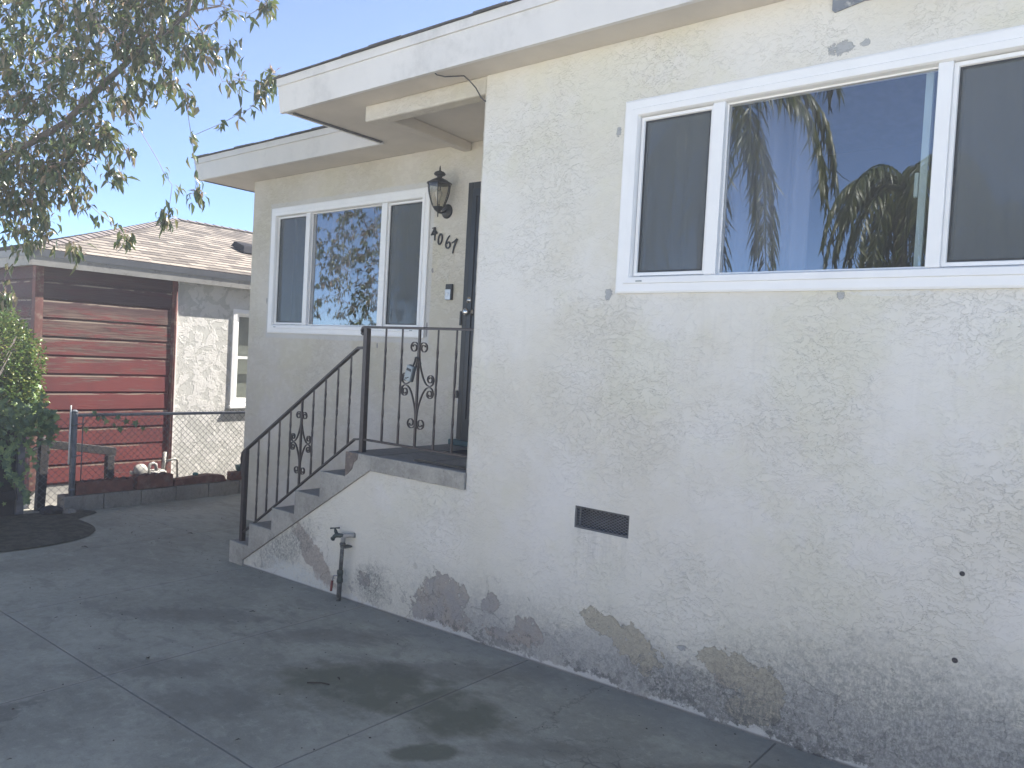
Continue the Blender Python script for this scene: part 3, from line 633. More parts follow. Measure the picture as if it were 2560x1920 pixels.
# windows
def window(parent, W, y, mulls, sashes, curt, stile=False):
    x0, x1, z0, z1 = W
    fr = MB().ring(x0, x1, z0, z1, [(0, y-0.001), (0, y-0.016), (0.010, y-0.020), (0.046, y-0.020), (0.050, y-0.026), (0.078, y-0.024), (0.084, y-0.012), (0.088, y+0.03), (0.088, y+0.07)])
    win = fr.build('window', M_VINYL, parent)
    ix0, ix1, iz0, iz1 = x0+0.088, x1-0.088, z0+0.088, z1-0.088
    for (a, b) in mulls:
        MB().box(a, b, y-0.015, y+0.06, iz0-0.003, iz1+0.003).build('mullion', M_VINYL, win, bevel=0.003)
    edges = [ix0] + [v for ab in mulls for v in ab] + [ix1]
    for k in range(len(mulls)+1):
        a, b = edges[2*k], edges[2*k+1]
        if sashes[k]:
            MB().ring(a, b, iz0, iz1, [(0.0005, y+0.004), (0.016, y+0.004), (0.019, y+0.012), (0.019, y+0.04)]).build('sash_frame', M_VINYL, win)
            ga = 0.019
            MB().ring(a+0.019, b-0.019, iz0+0.019, iz1-0.019, [(0.0, y+0.013), (0.008, y+0.013), (0.008, y+0.02)]).build('screen_frame', M_BLACK, win)
            MB().box(a+0.027, b-0.027, y+0.016, y+0.0175, iz0+0.027, iz1-0.027).build('insect_screen', M_SCREEN, win)
        else: ga = 0.0
        MB().ring(a+ga, b-ga, iz0+ga, iz1-ga, [(-0.001, y+0.019), (0.006, y+0.019), (0.006, y+0.024)]).build('glazing_bead', M_VINYL if not sashes[k] else M_BLACK, win)
        MB().box(a+ga, b-ga, y+0.028, y+0.032, iz0+ga, iz1-ga).build('pane', M_GLASS, win)
    for (wx) in (x0+0.14, x1-0.14):
        MB().box(wx-0.017, wx+0.017, y-0.029, y-0.0245, z0+0.055, z0+0.063).build('weep_slot', M_GREY, win, bevel=0.001)
    for (ca, cb, m_) in curt:
        vs = []; fs = []; n_ = int((cb-ca)/0.012)
        for i in range(n_+1):
            x = ca + (cb-ca)*i/n_; d = y+0.20 + 0.028*math.sin(x*34+1.5*math.sin(x*5)) + 0.012*math.sin(x*71)
            vs += [(x, d, z0+0.01), (x, d+0.01*math.sin(x*9), z1+0.05)]
        fs = [(2*i, 2*i+2, 2*i+3, 2*i+1) for i in range(n_)]
        o = MB().add(vs, fs, True).build('curtain', m_, win, recalc=False)
        so_ = o.modifiers.new('solid', 'SOLIDIFY'); so_.thickness = 0.002
    return win
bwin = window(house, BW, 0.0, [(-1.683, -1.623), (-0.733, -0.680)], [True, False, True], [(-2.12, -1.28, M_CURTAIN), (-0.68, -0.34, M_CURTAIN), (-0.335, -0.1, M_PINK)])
st = MB().box(-0.795, -0.765, 0.075, 0.10, 2.18, 3.02).build('inner_sash_stile', M_STILE, bwin, bevel=0.003)
MB().box(-0.812, -0.796, 0.07, 0.095, 2.50, 2.60).build('latch', M_STILE, bwin, bevel=0.003)
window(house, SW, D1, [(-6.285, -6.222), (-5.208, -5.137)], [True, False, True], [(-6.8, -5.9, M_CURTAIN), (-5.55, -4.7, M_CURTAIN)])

# door
door = MB().box(-4.155, -3.20, D1-0.012, D1+0.10, 1.0985, 3.05).build('door', M_DOOR, house, bevel=0.003)
MB().box(-4.118, -3.26, D1-0.020, D1-0.0125, 1.24, 3.01).ring(-4.118, -3.26, 1.24, 3.01, [(0, D1-0.0205), (0.0, D1-0.028), (0.022, D1-0.028), (0.022, D1-0.0205)]).build('screen_panel', M_DOOR, door)
dfm = MB(); dfm.box(-4.205, -4.158, D1-0.008, D1+0.10, 1.10, 3.098).box(-4.1575, -3.19, D1-0.006, D1+0.1, 3.052, 3.0985); dfm.build('door_frame', M_BLACK, house, bevel=0.003)
MB().box(-4.23, -3.17, D1-0.07, D1-0.009, ZF+0.002, 1.098).build('door_sill', M_SILL, house, bevel=0.006)
MB().lathe([(0.030, 0), (0.030, -0.008), (0.014, -0.012), (0.013, -0.040), (0.024, -0.046), (0.029, -0.060), (0.024, -0.073), (0.008, -0.078)], (-4.105, D1-0.013, 2.09), 'Y').build('door_knob', M_STEEL, door)
MB().lathe([(0.027, 0), (0.026, -0.016), (0.012, -0.018), (0.010, -0.026)], (-4.125, D1-0.013, 2.185), 'Y').build('deadbolt', M_STEEL, door)
for z in (2.07, 2.02, 1.45): MB().box(-4.222, -4.204, D1-0.018, D1-0.008, z-0.03, z+0.03).build('hinge_plate', M_BLACK, door, bevel=0.002)

# underfloor vent
v = MB().ring(VENT[0]-0.002, VENT[1]+0.002, VENT[2]-0.002, VENT[3]+0.002, [(0.0, 0.004), (0.012, 0.006), (0.012, 0.03), (0.0, 0.05)]); vent = v.build('foundation_vent', plain('vent_grey', (0.10, 0.105, 0.11), 0.6, var=0.2), house)
g = MB(); x0, x1, z0, z1 = VENT
for sgn in (1, -1):
    c = -1.0
    while c < 1.6:
        # line z = z0 + sgn*slope*(x - x0) + c , clipped
        sl = 0.55*sgn; seg = []
        for k in range(61):
            x = x0+0.008+(x1-x0-0.016)*k/60; z = z0 + c*0.25 + sl*(x-x0)
            if z0+0.006 < z < z1-0.006: seg.append((x, 0.016+0.002*sgn, z))
        if len(seg) > 1: g.tube([seg[0], seg[-1]], 0.0013, 4)
        c += 0.060
g.build('wire_mesh', M_GREYP, vent)
MB().box(x0, x1, 0.06, 0.065, z0, z1).build('vent_dark_sheet', M_BLACK, vent)  # black sheet standing in for the darkness under the floor
# metal plate high on the wall
pl = MB().prism([(-1.163, 3.312), (-1.150, 3.300), (-1.03, 3.322), (-1.00, 3.318), (-1.00, ZT-0.002), (-1.163, ZT-0.002)], -0.012, -0.001); pl.build('wall_bracket', plain('bracket_paint', (0.20, 0.23, 0.28), 0.6, var=0.2, dirt=(0.55, 0.55, 0.55), dscale=30), house, bevel=0.003)
for i, (x, z, r_) in enumerate(HOLES):
    MB().lathe([(r_*1.1, -0.001), (r_, -0.002), (r_*0.75, -0.002), (r_*0.7, -0.0005)], (x, 0, z), 'Y', 12).build('bolt_hole', plain('bolt_rust', (0.085, 0.08, 0.085), 0.8), house)

# ------------------------------------------------------------------ porch steps
steps = thing('porch_steps', 'grey concrete side steps rising to the porch landing', 'steps', (-4.6, 0.5, 0.0))
tz = [(-5.682, -5.412, 0.168), (-5.412, -5.116, 0.350), (-5.116, -4.832, 0.522), (-4.832, -4.540, 0.696), (-4.540, -4.262, 0.880)]
# side outline: stepped above, slanting below
out = [(-5.682, -0.2)]
for a, b, z in tz: out += [(a, z), (b, z)]
out += [(-4.262, ZF-0.002), (-4.00, ZF-0.002), (-4.00, 0.9495), (-4.017, 0.9495), (-5.487, 0.047), (-5.487, -0.2)]
o = MB().prism(out, -0.016, 0.001); o.build('string_side', M_STEP, steps, bevel=0.004)
for i, (a, b, z) in enumerate(tz):
    MB().box(a-(0.0), b-0.0005, 0.0015, D1-0.002, -0.2, z-0.001).build('step', M_TREAD, steps, bevel=0.005)
ld = MB().box(-4.262, XC-0.002, 0.0015, D1-0.002, 0.2, ZF-0.001).build('landing', M_TREAD, steps, bevel=0.005)
MB().box(-3.999, XC+0.012, -0.016, 0.001, 0.9495, ZF-0.002).build('landing_edge', M_STEP, steps, bevel=0.004)
for x_ in (-3.98, -3.60): MB().box(x_, x_+0.004, 0.02, 1.0, ZF-0.0015, ZF+0.0008).build('tile_joint', M_BLACK, steps)
MB().box(-4.26, XC-0.004, 0.50, 0.504, ZF-0.0015, ZF+0.0009).build('tile_joint', M_BLACK, steps)
# chipped corner repair on the top step
cr = MB(); ptsr = []
random.seed(3)
cr.prism([(-4.262+0.0, 0.885), (-4.262, 1.052), (-4.13, 1.053), (-4.14, 1.01), (-4.175, 0.985), (-4.19, 0.94), (-4.235, 0.90)], -0.020, -0.0165)
cr.build('broken_corner', plain('bare_rusty_concrete', (0.19, 0.16, 0.14), 0.95, var=0.35, vscale=18, bump=1, bscale=60, dirt=(0.27, 0.15, 0.09), dscale=9), steps)

# doormat
dm = MB().box(-3.86, -3.24, 0.50, 0.90, ZF+0.001, ZF+0.012).build('doormat', M_MAT, None, bevel=0.003); tag(dm, 'dark worn doormat on the porch landing before the door', 'doormat')
ts = MB().box(-3.66, -3.18, 0.055, 0.085, ZF+0.001, ZF+0.016).build('metal_strip', M_BLACK, None); tag(ts, 'flat dark bar lying on the landing under the railing', 'metal bar')

# ------------------------------------------------------------------ railing
YR = 0.05
rail = thing('iron_railing', 'dark brown wrought iron stair railing with scrolls', 'railing', (-4.2, YR, ZF))
# posts
def sqbar(mb, a, b, r): return mb.tube([a, b], r*1.414, 4, sq=True)
sqbar(MB(), (-5.605, YR, 0.165), (-5.600, YR, 0.905), 0.0185).build('post', M_IRON, rail, bevel=0.002)
sqbar(MB(), (-4.172, YR, ZF-0.002), (-4.178, YR, 1.905), 0.0185).build('post', M_IRON, rail, bevel=0.002)
def flat(mb, pts, wy, hz):
    """moulded flat cap rail following pts in the x-z plane"""
    P = [Vector(p) for p in pts]; vs = []; fs = []
    for i, p in enumerate(P):
        t1 = (P[i]-P[i-1]).normalized() if i else (P[1]-P[0]).normalized(); t2 = (P[i+1]-P[i]).normalized() if i < len(P)-1 else t1
        t = (t1+t2).normalized(); nn = Vector((-t.z, 0, t.x)); sc = 1/max(0.5, nn.dot(Vector((-t1.z, 0, t1.x))))
        if nn.z < 0 and abs(t.x) > 0.1: nn = -nn
        for (a, b) in ((-wy, -hz), (-wy, hz*0.4), (-wy*0.55, hz), (wy*0.55, hz), (wy, hz*0.4), (wy, -hz)):
            vs.append((p.x+nn.x*b*sc, p.y+a, p.z+nn.z*b*sc))
    n_ = 6
    for i in range(len(P)-1):
        for k in range(n_): fs.append((i*n_+k, i*n_+(k+1) % n_, (i+1)*n_+(k+1) % n_, (i+1)*n_+k))
    fs += [tuple(range(n_)), tuple((len(P)-1)*n_+k for k in range(n_))]
    return mb.add(vs, fs)
lam = [(-5.600, 0.66), (-5.625, 0.70), (-5.645, 0.77), (-5.652, 0.83), (-5.640, 0.875), (-5.60, 0.908)]
flat(MB(), [(x, YR, z) for x, z in lam] + [(-4.265, YR, 1.768), (-4.20, YR, 1.772)], 0.017, 0.009).build('handrail', M_IRON, rail)
flat(MB(), [(-4.205, YR, 1.862), (-4.222, YR, 1.872), (-4.228, YR, 1.890), (-4.218, YR, 1.909), (-4.20, YR, 1.914), (XC-0.002, YR, 1.914)], 0.017, 0.008).build('handrail', M_IRON, rail)
flat(MB(), [(-5.60, YR, 0.235), (-4.262, YR, 1.133), (-4.19, YR, 1.142)], 0.011, 0.007).build('bottom_rail', M_IRON, rail)
flat(MB(), [(-4.158, YR, 1.143), (XC-0.002, YR, 1.143)], 0.011, 0.007).build('bottom_rail', M_IRON, rail)
def twisted(x, z0, z1):
    mb = MB(); n_ = 26; vs = []; fs = []; r_ = 0.0085
    for i in range(n_+1):
        u = i/n_; z = z0+(z1-z0)*u; seg = 0
        tw = 0
        for c in (0.22, 0.5, 0.78): tw += max(0, min(1, (u-c+0.075)/0.15))*math.pi*0.75
        for k in range(4):
            a = math.pi/4+k*math.pi/2+tw; vs.append((x+r_*math.cos(a), YR+r_*math.sin(a), z))
    for i in range(n_):
        for k in range(4): fs.append((i*4+k, i*4+(k+1) % 4, (i+1)*4+(k+1) % 4, (i+1)*4+k))
    return mb.add(vs, fs)
def plainbar(x, z0, z1): return MB().box(x-0.007, x+0.007, YR-0.007, YR+0.007, z0, z1)
slope_top = lambda x: 0.908+(x+5.60)*(1.768-0.908)/(5.60-4.265); slope_bot = lambda x: 0.235+(x+5.60)*(1.133-0.235)/(5.60-4.262)
sx = [-5.426+i*0.1366 for i in range(9)]
for i, x in enumerate(sx):
    (plainbar if i == 4 else twisted)(x, slope_bot(x)+0.003, slope_top(x)-0.006).build('baluster', M_IRON, rail)
lx = [-3.982, -3.821, -3.660, -3.491, -3.330]
for i, x in enumerate(lx):
    (plainbar if i == 2 else twisted)(x, 1.147, 1.907).build('baluster', M_IRON, rail)
def spiral(c, r_, a0, turns, sgn, n_=26):
    return [(c[0]+r_*(1-0.62*k/n_)*math.cos(a0+sgn*2*math.pi*turns*k/n_), c[1]+r_*(1-0.62*k/n_)*math.sin(a0+sgn*2*math.pi*turns*k/n_)) for k in range(n_+1)]
def scroll(path): 
    mb = MB(); P = [Vector((x, YR, z)) for x, z in path]; vs = []; fs = []
    for i, p in enumerate(P):
        t = (P[min(i+1, len(P)-1)]-P[max(i-1, 0)]).normalized(); nn = Vector((-t.z, 0, t.x))
        for a, b in ((-0.0065, -0.0024), (-0.0065, 0.0024), (0.0065, 0.0024), (0.0065, -0.0024)): vs.append((p.x+nn.x*b, p.y+a, p.z+nn.z*b))
    for i in range(len(P)-1):
        for k in range(4): fs.append((i*4+k, i*4+(k+1) % 4, (i+1)*4+(k+1) % 4, (i+1)*4+k))
    fs += [(0, 1, 2, 3), tuple((len(P)-1)*4+k for k in range(4))]
    return mb.add(vs, fs)
def catm(pp, n_=8):
    out = []
    for i in range(len(pp)-1):
        a, b, c, d = pp[max(i-1, 0)], pp[i], pp[i+1], pp[min(i+2, len(pp)-1)]
        for k in range(n_):
            t = k/n_; out.append(tuple(0.5*((2*b[j])+(-a[j]+c[j])*t+(2*a[j]-5*b[j]+4*c[j]-d[j])*t*t+(-a[j]+3*b[j]-3*c[j]+d[j])*t**3) for j in (0, 1)))
    return out+[pp[-1]]
def scrollwork(cx, cz, W, Hh, sx_, shear):
    """four S-scrolls round the middle bar: each runs from an end curl near the bar out to a side curl at the waist"""
    for side in (-1, 1):
        for up in (-1, 1):
            # end curl: starts at the bar, loops outwards
            re, rs = 0.25*W, 0.20*W
            ce = (0.29*W, 0.50*Hh-re)                 # centre of end curl
            cs = (0.66*W, 0.105*Hh + rs*0.2)               # centre of side curl
            end = spiral(ce, re, math.pi, 1.45, -1)        # from the bar side over the top and in
            # from the bar the strip goes down and swings outwards to the waist
            mid = catm([(ce[0]-re, ce[1]), (0.06*W, 0.32*Hh), (0.14*W, 0.22*Hh), (0.32*W, 0.10*Hh), (0.52*W, 0.028*Hh), (0.74*W, 0.006*Hh), (0.91*W, 0.030*Hh), (0.965*W, 0.078*Hh)])
            sidec = spiral((0.965*W-rs, 0.078*Hh+0.002), rs, 0.0, 1.45, 1)
            path = list(reversed(end)) + mid[1:] + sidec[1:]
            pts = [(cx+side*x, cz+up*z + shear*side*x) for x, z in path]
            scroll(pts).build('scroll', M_IRON, rail)
scrollwork(-3.660, 1.545, 0.152, 0.565, 1, -0.02)
xm = sx[4]; scrollwork(xm, (slope_top(xm)+slope_bot(xm))/2-0.005, 0.125, 0.47, 1, 0.30 if False else 0.0)

# lock box hanging on the middle bar
lb = thing('lock_box', 'grey key lock box hanging from the scrolled railing bar', 'lock box', (-3.66, 0.03, 1.66))
def tiltbox(w_, h_, d0, d1, c, ang, inset=0.0):
    mb = MB(); P = []
    ca, sa = math.cos(ang), math.sin(ang)
    pol = [(-w_/2, -h_/2), (w_/2, -h_/2), (w_/2*0.92, h_/2), (-w_/2*0.92, h_/2)]
    return mb.prism([(c[0]+x*ca-z*sa, c[1]+x*sa+z*ca) for x, z in pol], d0, d1)
an = R(-16)
tiltbox(0.062, 0.105, 0.018, 0.041, (-3.703, 1.622), an).build('case', plain('lockbox_dark', (0.075, 0.085, 0.09), 0.5), lb, bevel=0.006)
tiltbox(0.058, 0.100, 0.006, 0.019, (-3.706, 1.622), an).build('face', M_GREY, lb, bevel=0.004)
tiltbox(0.040, 0.016, 0.003, 0.007, (-3.699, 1.645), an).build('dial_window', M_BLACK, lb)
def text(s_, size, loc, rot, mat, parent, name='lettering', ext=0.001):
    cu = bpy.data.curves.new(name, 'FONT'); cu.body = s_; cu.size = size; cu.extrude = ext; cu.align_x = 'CENTER'; cu.align_y = 'CENTER'
    o = bpy.data.objects.new(name, cu); COL.objects.link(o); o.location = loc; o.rotation_euler = rot; bpy.context.view_layer.update()
    me = bpy.data.meshes.new_from_object(o.evaluated_get(bpy.context.evaluated_depsgraph_get())); me.materials.clear(); me.materials.append(mat); bpy.data.objects.remove(o)
    o = bpy.data.objects.new(name, me); COL.objects.link(o); o.location = loc; o.rotation_euler = rot
    if parent: adopt(o, parent)
    return o
text('Master', 0.013, (-3.714, 0.0052, 1.592), (R(90), an, 0), M_BLACK, lb)
MB().tube([(-3.685, 0.03, 1.672), (-3.672, 0.03, 1.70), (-3.665, 0.028, 1.725), (-3.655, 0.03, 1.727), (-3.648, 0.045, 1.715), (-3.65, 0.06, 1.69), (-3.68, 0.05, 1.672)], 0.0065, 8).build('shackle', M_BLACK, lb)

# ------------------------------------------------------------------ wall lamp
LX, LY, LZ = -4.40, 0.885, 2.86
lamp = thing('wall_lamp', 'black carriage lantern with curved clear panes on the porch wall', 'wall lamp', (LX-0.03, D1, LZ+0.03))
MB().lathe([(0.058, 0.0), (0.058, -0.006), (0.045, -0.016), (0.018, -0.022)], (-4.430, D1-0.001, 2.895), 'Y', 24).build('back_plate', M_BLACK, lamp)
MB().tube([(-4.430, D1-0.02, 2.895), (-4.426, 0.95, 2.872), (-4.41, 0.905, 2.868), (LX, LY, 2.885)], 0.010, 8).build('arm', M_BLACK, lamp)
MB().lathe([(0.004, -0.052), (0.005, -0.020), (0.012, -0.014), (0.030, 0.0), (0.042, 0.018), (0.046, 0.024)], (LX, LY, LZ+0.02), 'Z', 16).build('base_cup', M_BLACK, lamp)
Zb, Zt = LZ+0.045, LZ+0.222
lpf = lambda u: 0.046 + (0.094-0.046)*(1-(1-u)**1.9)
NS = 6
for k in range(NS):
    a = 2*math.pi*(k+0.15)/NS
    MB().tube([(LX+lpf(u)*math.cos(a), LY+lpf(u)*math.sin(a), Zb+(Zt-Zb)*u) for u in np.linspace(0, 1, 9)], 0.0042, 5).build('rib', M_BLACK, lamp)
    a1 = 2*math.pi*(k+1.15)/NS; vs = []; fs = []
    for i, u in enumerate(np.linspace(0, 1, 9)):
        r_ = lpf(u)*0.985; vs += [(LX+r_*math.cos(a), LY+r_*math.sin(a), Zb+(Zt-Zb)*u), (LX+r_*math.cos(a1), LY+r_*math.sin(a1), Zb+(Zt-Zb)*u)]
    fs = [(2*i, 2*i+1, 2*i+3, 2*i+2) for i in range(8)]
    MB().add(vs, fs, True).build('glass_pane', M_GLASS2, lamp, recalc=False)
MB().lathe([(0.098, 0.0), (0.099, 0.006), (0.086, 0.012), (0.060, 0.030), (0.030, 0.044), (0.018, 0.050), (0.024, 0.060), (0.044, 0.070), (0.046, 0.080), (0.036, 0.092), (0.012, 0.102), (0.007, 0.108), (0.006, 0.128), (0.002, 0.142)], (LX, LY, Zt), 'Z', 24).build('cap', M_BLACK, lamp)
MB().lathe([(0.010, 0.0), (0.014, 0.03), (0.026, 0.06), (0.029, 0.08), (0.022, 0.10), (0.004, 0.108)], (LX, LY, LZ+0.07), 'Z', 16).build('bulb', M_BULB, lamp)

# ------------------------------------------------------------------ house number 4067
num = thing('house_number', 'black metal house number 4067 stepping down below the lantern', 'house number', (-4.43, D1, 2.62))
def digit(strokes, name='digit'):
    mb = MB()
    for pts_, w0, w1 in strokes:
        n_ = len(pts_); P = [Vector((x, 0, z)) for x, z in pts_]; lo = []; hi = []
        for i, p in enumerate(P):
            t = (P[min(i+1, n_-1)]-P[max(i-1, 0)]).normalized(); nn = Vector((-t.z, 0, t.x)); w_ = w0+(w1-w0)*i/(n_-1)
            lo.append(p+nn*w_); hi.append(p-nn*w_)
        for i in range(n_-1):
            a, b, c, d = lo[i], lo[i+1], hi[i+1], hi[i]
            mb.hexa([(q.x, D1-0.006, q.z) for q in (a, b, c, d)], [(q.x, D1-0.014, q.z) for q in (a, b, c, d)])
    mb.build(name, M_BLACK, num)
def ell(cx, cz, rx_, rz_, a0, a1, n_=18, sh=0.12): 
    r = []
    for i in range(n_+1):
        a = R(a0+(a1-a0)*i/n_); z = rz_*math.sin(a); r.append((cx+rx_*math.cos(a)+sh*z, cz+z))
    return r
digit([([(-4.552, 2.775), (-4.548, 2.67)], 0.008, 0.0045), ([(-4.580, 2.770), (-4.552, 2.772)], 0.003, 0.006), ([(-4.552, 2.772), (-4.570, 2.742), (-4.590, 2.716)], 0.007, 0.005), ([(-4.592, 2.717), (-4.553, 2.722), (-4.524, 2.728)], 0.005, 0.007), ([(-4.538, 2.745), (-4.526, 2.722)], 0.004, 0.004)])
digit([(ell(-4.487, 2.676, 0.021, 0.041, -80, 100), 0.0045, 0.007), (ell(-4.487, 2.676, 0.021, 0.041, 100, 290), 0.007, 0.0045)])
digit([(catm([(-4.383, 2.700), (-4.405, 2.672), (-4.420, 2.640), (-4.417, 2.612), (-4.398, 2.600), (-4.377, 2.612), (-4.374, 2.635), (-4.390, 2.648), (-4.408, 2.640)], 5), 0.004, 0.007)])
digit([([(-4.352, 2.640), (-4.325, 2.650), (-4.298, 2.668)], 0.005, 0.007), (catm([(-4.298, 2.670), (-4.318, 2.630), (-4.330, 2.600), (-4.340, 2.556)], 5), 0.0085, 0.0045)])

# doorbell
db = thing('doorbell', 'black and silver video doorbell beside the dark door', 'doorbell', (-4.353, D1, 2.25))
MB().box(-4.389, -4.318, D1-0.022, D1-0.001, 2.188, 2.314).build('case', M_BLACK, db, bevel=0.004)
MB().box(-4.387, -4.330, D1-0.0255, D1-0.0225, 2.190, 2.272).build('face', plain('satin_silver', (0.52, 0.53, 0.55), 0.35, 0.5), db, bevel=0.001)
MB().lathe([(0.014, 0), (0.0135, -0.0025), (0.010, -0.003)], (-4.359, D1-0.0256, 2.235), 'Y', 20).build('button', plain('button_grey', (0.66, 0.68, 0.70), 0.4), db)

# soffit wire
wc = MB().tube([(-3.383, -0.20, ZT-0.001), (-3.372, -0.19, ZT-0.012), (-3.345, -0.15, ZT-0.016), (-3.30, -0.10, ZT-0.006), (-3.262, -0.075, ZT-0.003), (-3.235, -0.055, ZT-0.03), (-3.205, -0.03, 3.34), (-3.175, -0.015, 3.285), (-3.150, -0.005, 3.262), (-3.145, 0.01, 3.258)], 0.0038, 6).build('loose_cable', M_CABLE, None)
tag(wc, 'thin dark cable drooping from the soffit to the wall corner', 'cable')

# ------------------------------------------------------------------ outdoor tap
tap = thing('outdoor_tap', 'old bronze garden tap on a thin standpipe with red-handled valve', 'tap', (-4.2, -0.05, gz(-4.2)))
PX, PY = -4.205, -0.055
z0 = gz(PX)
MB().tube([(PX-0.018, PY, z0-0.02), (PX-0.012, PY, 0.19)], 0.0165, 10).build('lower_pipe', M_PIPE, tap)
MB().tube([(PX-0.012, PY, 0.19), (PX, PY, 0.45)], 0.0135, 10).build('riser_pipe', M_PIPE, tap)
MB().lathe([(0.018, -0.045), (0.022, -0.04), (0.022, -0.02), (0.019, -0.01), (0.019, 0.01), (0.022, 0.02), (0.022, 0.04), (0.016, 0.045)], (PX-0.013, PY, 0.20), 'Z', 8).build('valve', M_BRONZE, tap)
MB().tube([(PX-0.02, PY-0.01, 0.205), (PX-0.055, PY-0.02, 0.20), (PX-0.066, PY-0.02, 0.175), (PX-0.072, PY-0.02, 0.15)], 0.005, 6).build('lever', M_GREYP, tap)
MB().tube([(PX-0.070, PY-0.02, 0.162), (PX-0.078, PY-0.02, 0.088)], 0.0085, 8).build('valve_handle', M_RED, tap)
MB().lathe([(0.017, -0.02), (0.021, -0.016), (0.021, -0.004), (0.017, 0.0)], (PX-0.001, PY, 0.435), 'Z', 8).box(PX-0.02, PX+0.035, PY-0.008, PY+0.058, 0.400, 0.412).build('pipe_clamp', M_PIPE, tap, bevel=0.003)
MB().tube([(PX, PY, 0.44), (PX+0.002, PY, 0.468), (PX+0.012, PY+0.006, 0.485), (PX+0.035, PY+0.03, 0.488), (PX+0.055, PY+0.06, 0.488)], [0.016, 0.017, 0.017, 0.016, 0.018], 12).build('elbow', plain('pale_pipe', (0.32, 0.31, 0.29), 0.7, var=0.2, vscale=30), tap)
MB().tube([(PX+0.01, PY, 0.482), (PX-0.03, PY-0.008, 0.480), (PX-0.055, PY-0.012, 0.478), (PX-0.072, PY-0.015, 0.468), (PX-0.082, PY-0.016, 0.455)], [0.014, 0.0155, 0.017, 0.014, 0.013], 10).build('faucet_body', M_BRONZE, tap)
MB().tube([(PX-0.079, PY-0.016, 0.458), (PX-0.090, PY-0.017, 0.446)], [0.012, 0.017], 12).build('spout', M_BRONZE, tap)
MB().tube([(PX-0.055, PY-0.012, 0.485), (PX-0.067, PY-0.014, 0.508), (PX-0.072, PY-0.015, 0.522)], [0.012, 0.011, 0.005], 10).build('stem', M_BRONZE, tap)
MB().tube([(PX-0.105, PY-0.028, 0.518), (PX-0.074, PY-0.015, 0.524), (PX-0.040, PY-0.002, 0.530)], [0.006, 0.004, 0.006], 8).build('handle', M_BRONZE, tap)

# ------------------------------------------------------------------ neighbouring house
NX = -9.20; NY = -0.265; NYS = 1.255
nb = thing('neighbour_house', 'neighbouring bungalow with peeling red boards, patchy stucco and shingle roof', 'house', (-12.0, 4.0, -0.1))
def lap(mb, a0, a1, plane, fixed, zlo, zhi):
    z = zlo; k = 0; G_ = 0.024
    while z < zhi-0.03:
        z2 = min(z+0.2, zhi); b = 0.022; t = 0.004
        if plane == 'x':   # faces +x
            mb.hexa([(fixed, a0, z+G_), (fixed+b, a0, z+G_), (fixed+b, a1, z+G_), (fixed, a1, z+G_)], [(fixed, a0, z2), (fixed+b-0.004, a0, z2), (fixed+b-0.004, a1, z2), (fixed, a1, z2)])
            mb.box(fixed-0.002, fixed+0.0015, a0, a1, z, z+G_-0.0005)
        else:
            mb.hexa([(a0, fixed, z+G_), (a0, fixed-b, z+G_), (a1, fixed-b, z+G_), (a1, fixed, z+G_)], [(a0, fixed, z2), (a0, fixed-b+0.004, z2), (a1, fixed-b+0.004, z2), (a1, fixed, z2)])
            mb.box(a0, a1, fixed-0.0015, fixed+0.002, z, z+G_-0.0005)
        z = z2
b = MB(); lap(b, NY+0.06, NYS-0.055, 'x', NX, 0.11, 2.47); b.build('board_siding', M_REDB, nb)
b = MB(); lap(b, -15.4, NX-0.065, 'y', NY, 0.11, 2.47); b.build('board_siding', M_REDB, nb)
M_CB = plain('corner_board_paint', (0.17, 0.07, 0.06), 0.8, var=0.2, vscale=8, dirt=(0.28, 0.22, 0.17), dscale=9, bump=0.4, bscale=40)
MB().box(NX-0.064, NX+0.024, NY-0.024, NY+0.058, 0.06, 2.47).build('corner_board', M_CB, nb, bevel=0.003)
MB().box(NX+0.001, NX+0.030, NYS-0.054, NYS+0.010, 0.10, 2.47).build('corner_board', M_CB, nb, bevel=0.003)
MB().box(NX+0.0015, NX+0.018, NYS+0.0105, NYS+0.030, 0.10, 2.47).build('plaster_bead', M_WHITEP, nb)
NW = (2.02, 2.86, 0.955, 2.20)
# stucco wall with window opening, built in four butted blocks
sw_ = MB(); y0, y1 = NYS+0.0305, 9.0
sw_.box(NX-0.16, NX, y0, NW[0]+0.03, -0.3, 2.47).box(NX-0.16, NX, NW[1]-0.03, y1, -0.3, 2.47).box(NX-0.16, NX, NW[0]+0.03, NW[1]-0.03, -0.3, NW[2]+0.03).box(NX-0.16, NX, NW[0]+0.03, NW[1]-0.03, NW[3]-0.03, 2.47)
sw_.box(NX-0.16, NX-0.003, NY+0.02, y0-0.001, -0.3, 2.46); sw_.box(-15.5, NX-0.17, NY+0.003, NY+0.16, -0.3, 2.46)
sw_.box(-15.6, -15.5, NY, 9.0, -0.3, 2.46); sw_.box(-15.6, NX, 9.0, 9.1, -0.3, 2.46)
sw_.build('stucco_wall', M_NST, nb)
MB().box(NX-0.002, NX+0.008, NY-0.01, NYS, -0.3, 0.105).box(-15.4, NX-0.003, NY-0.02, NY-0.001, -0.3, 0.105).build('foundation', M_BLOCK2, nb)
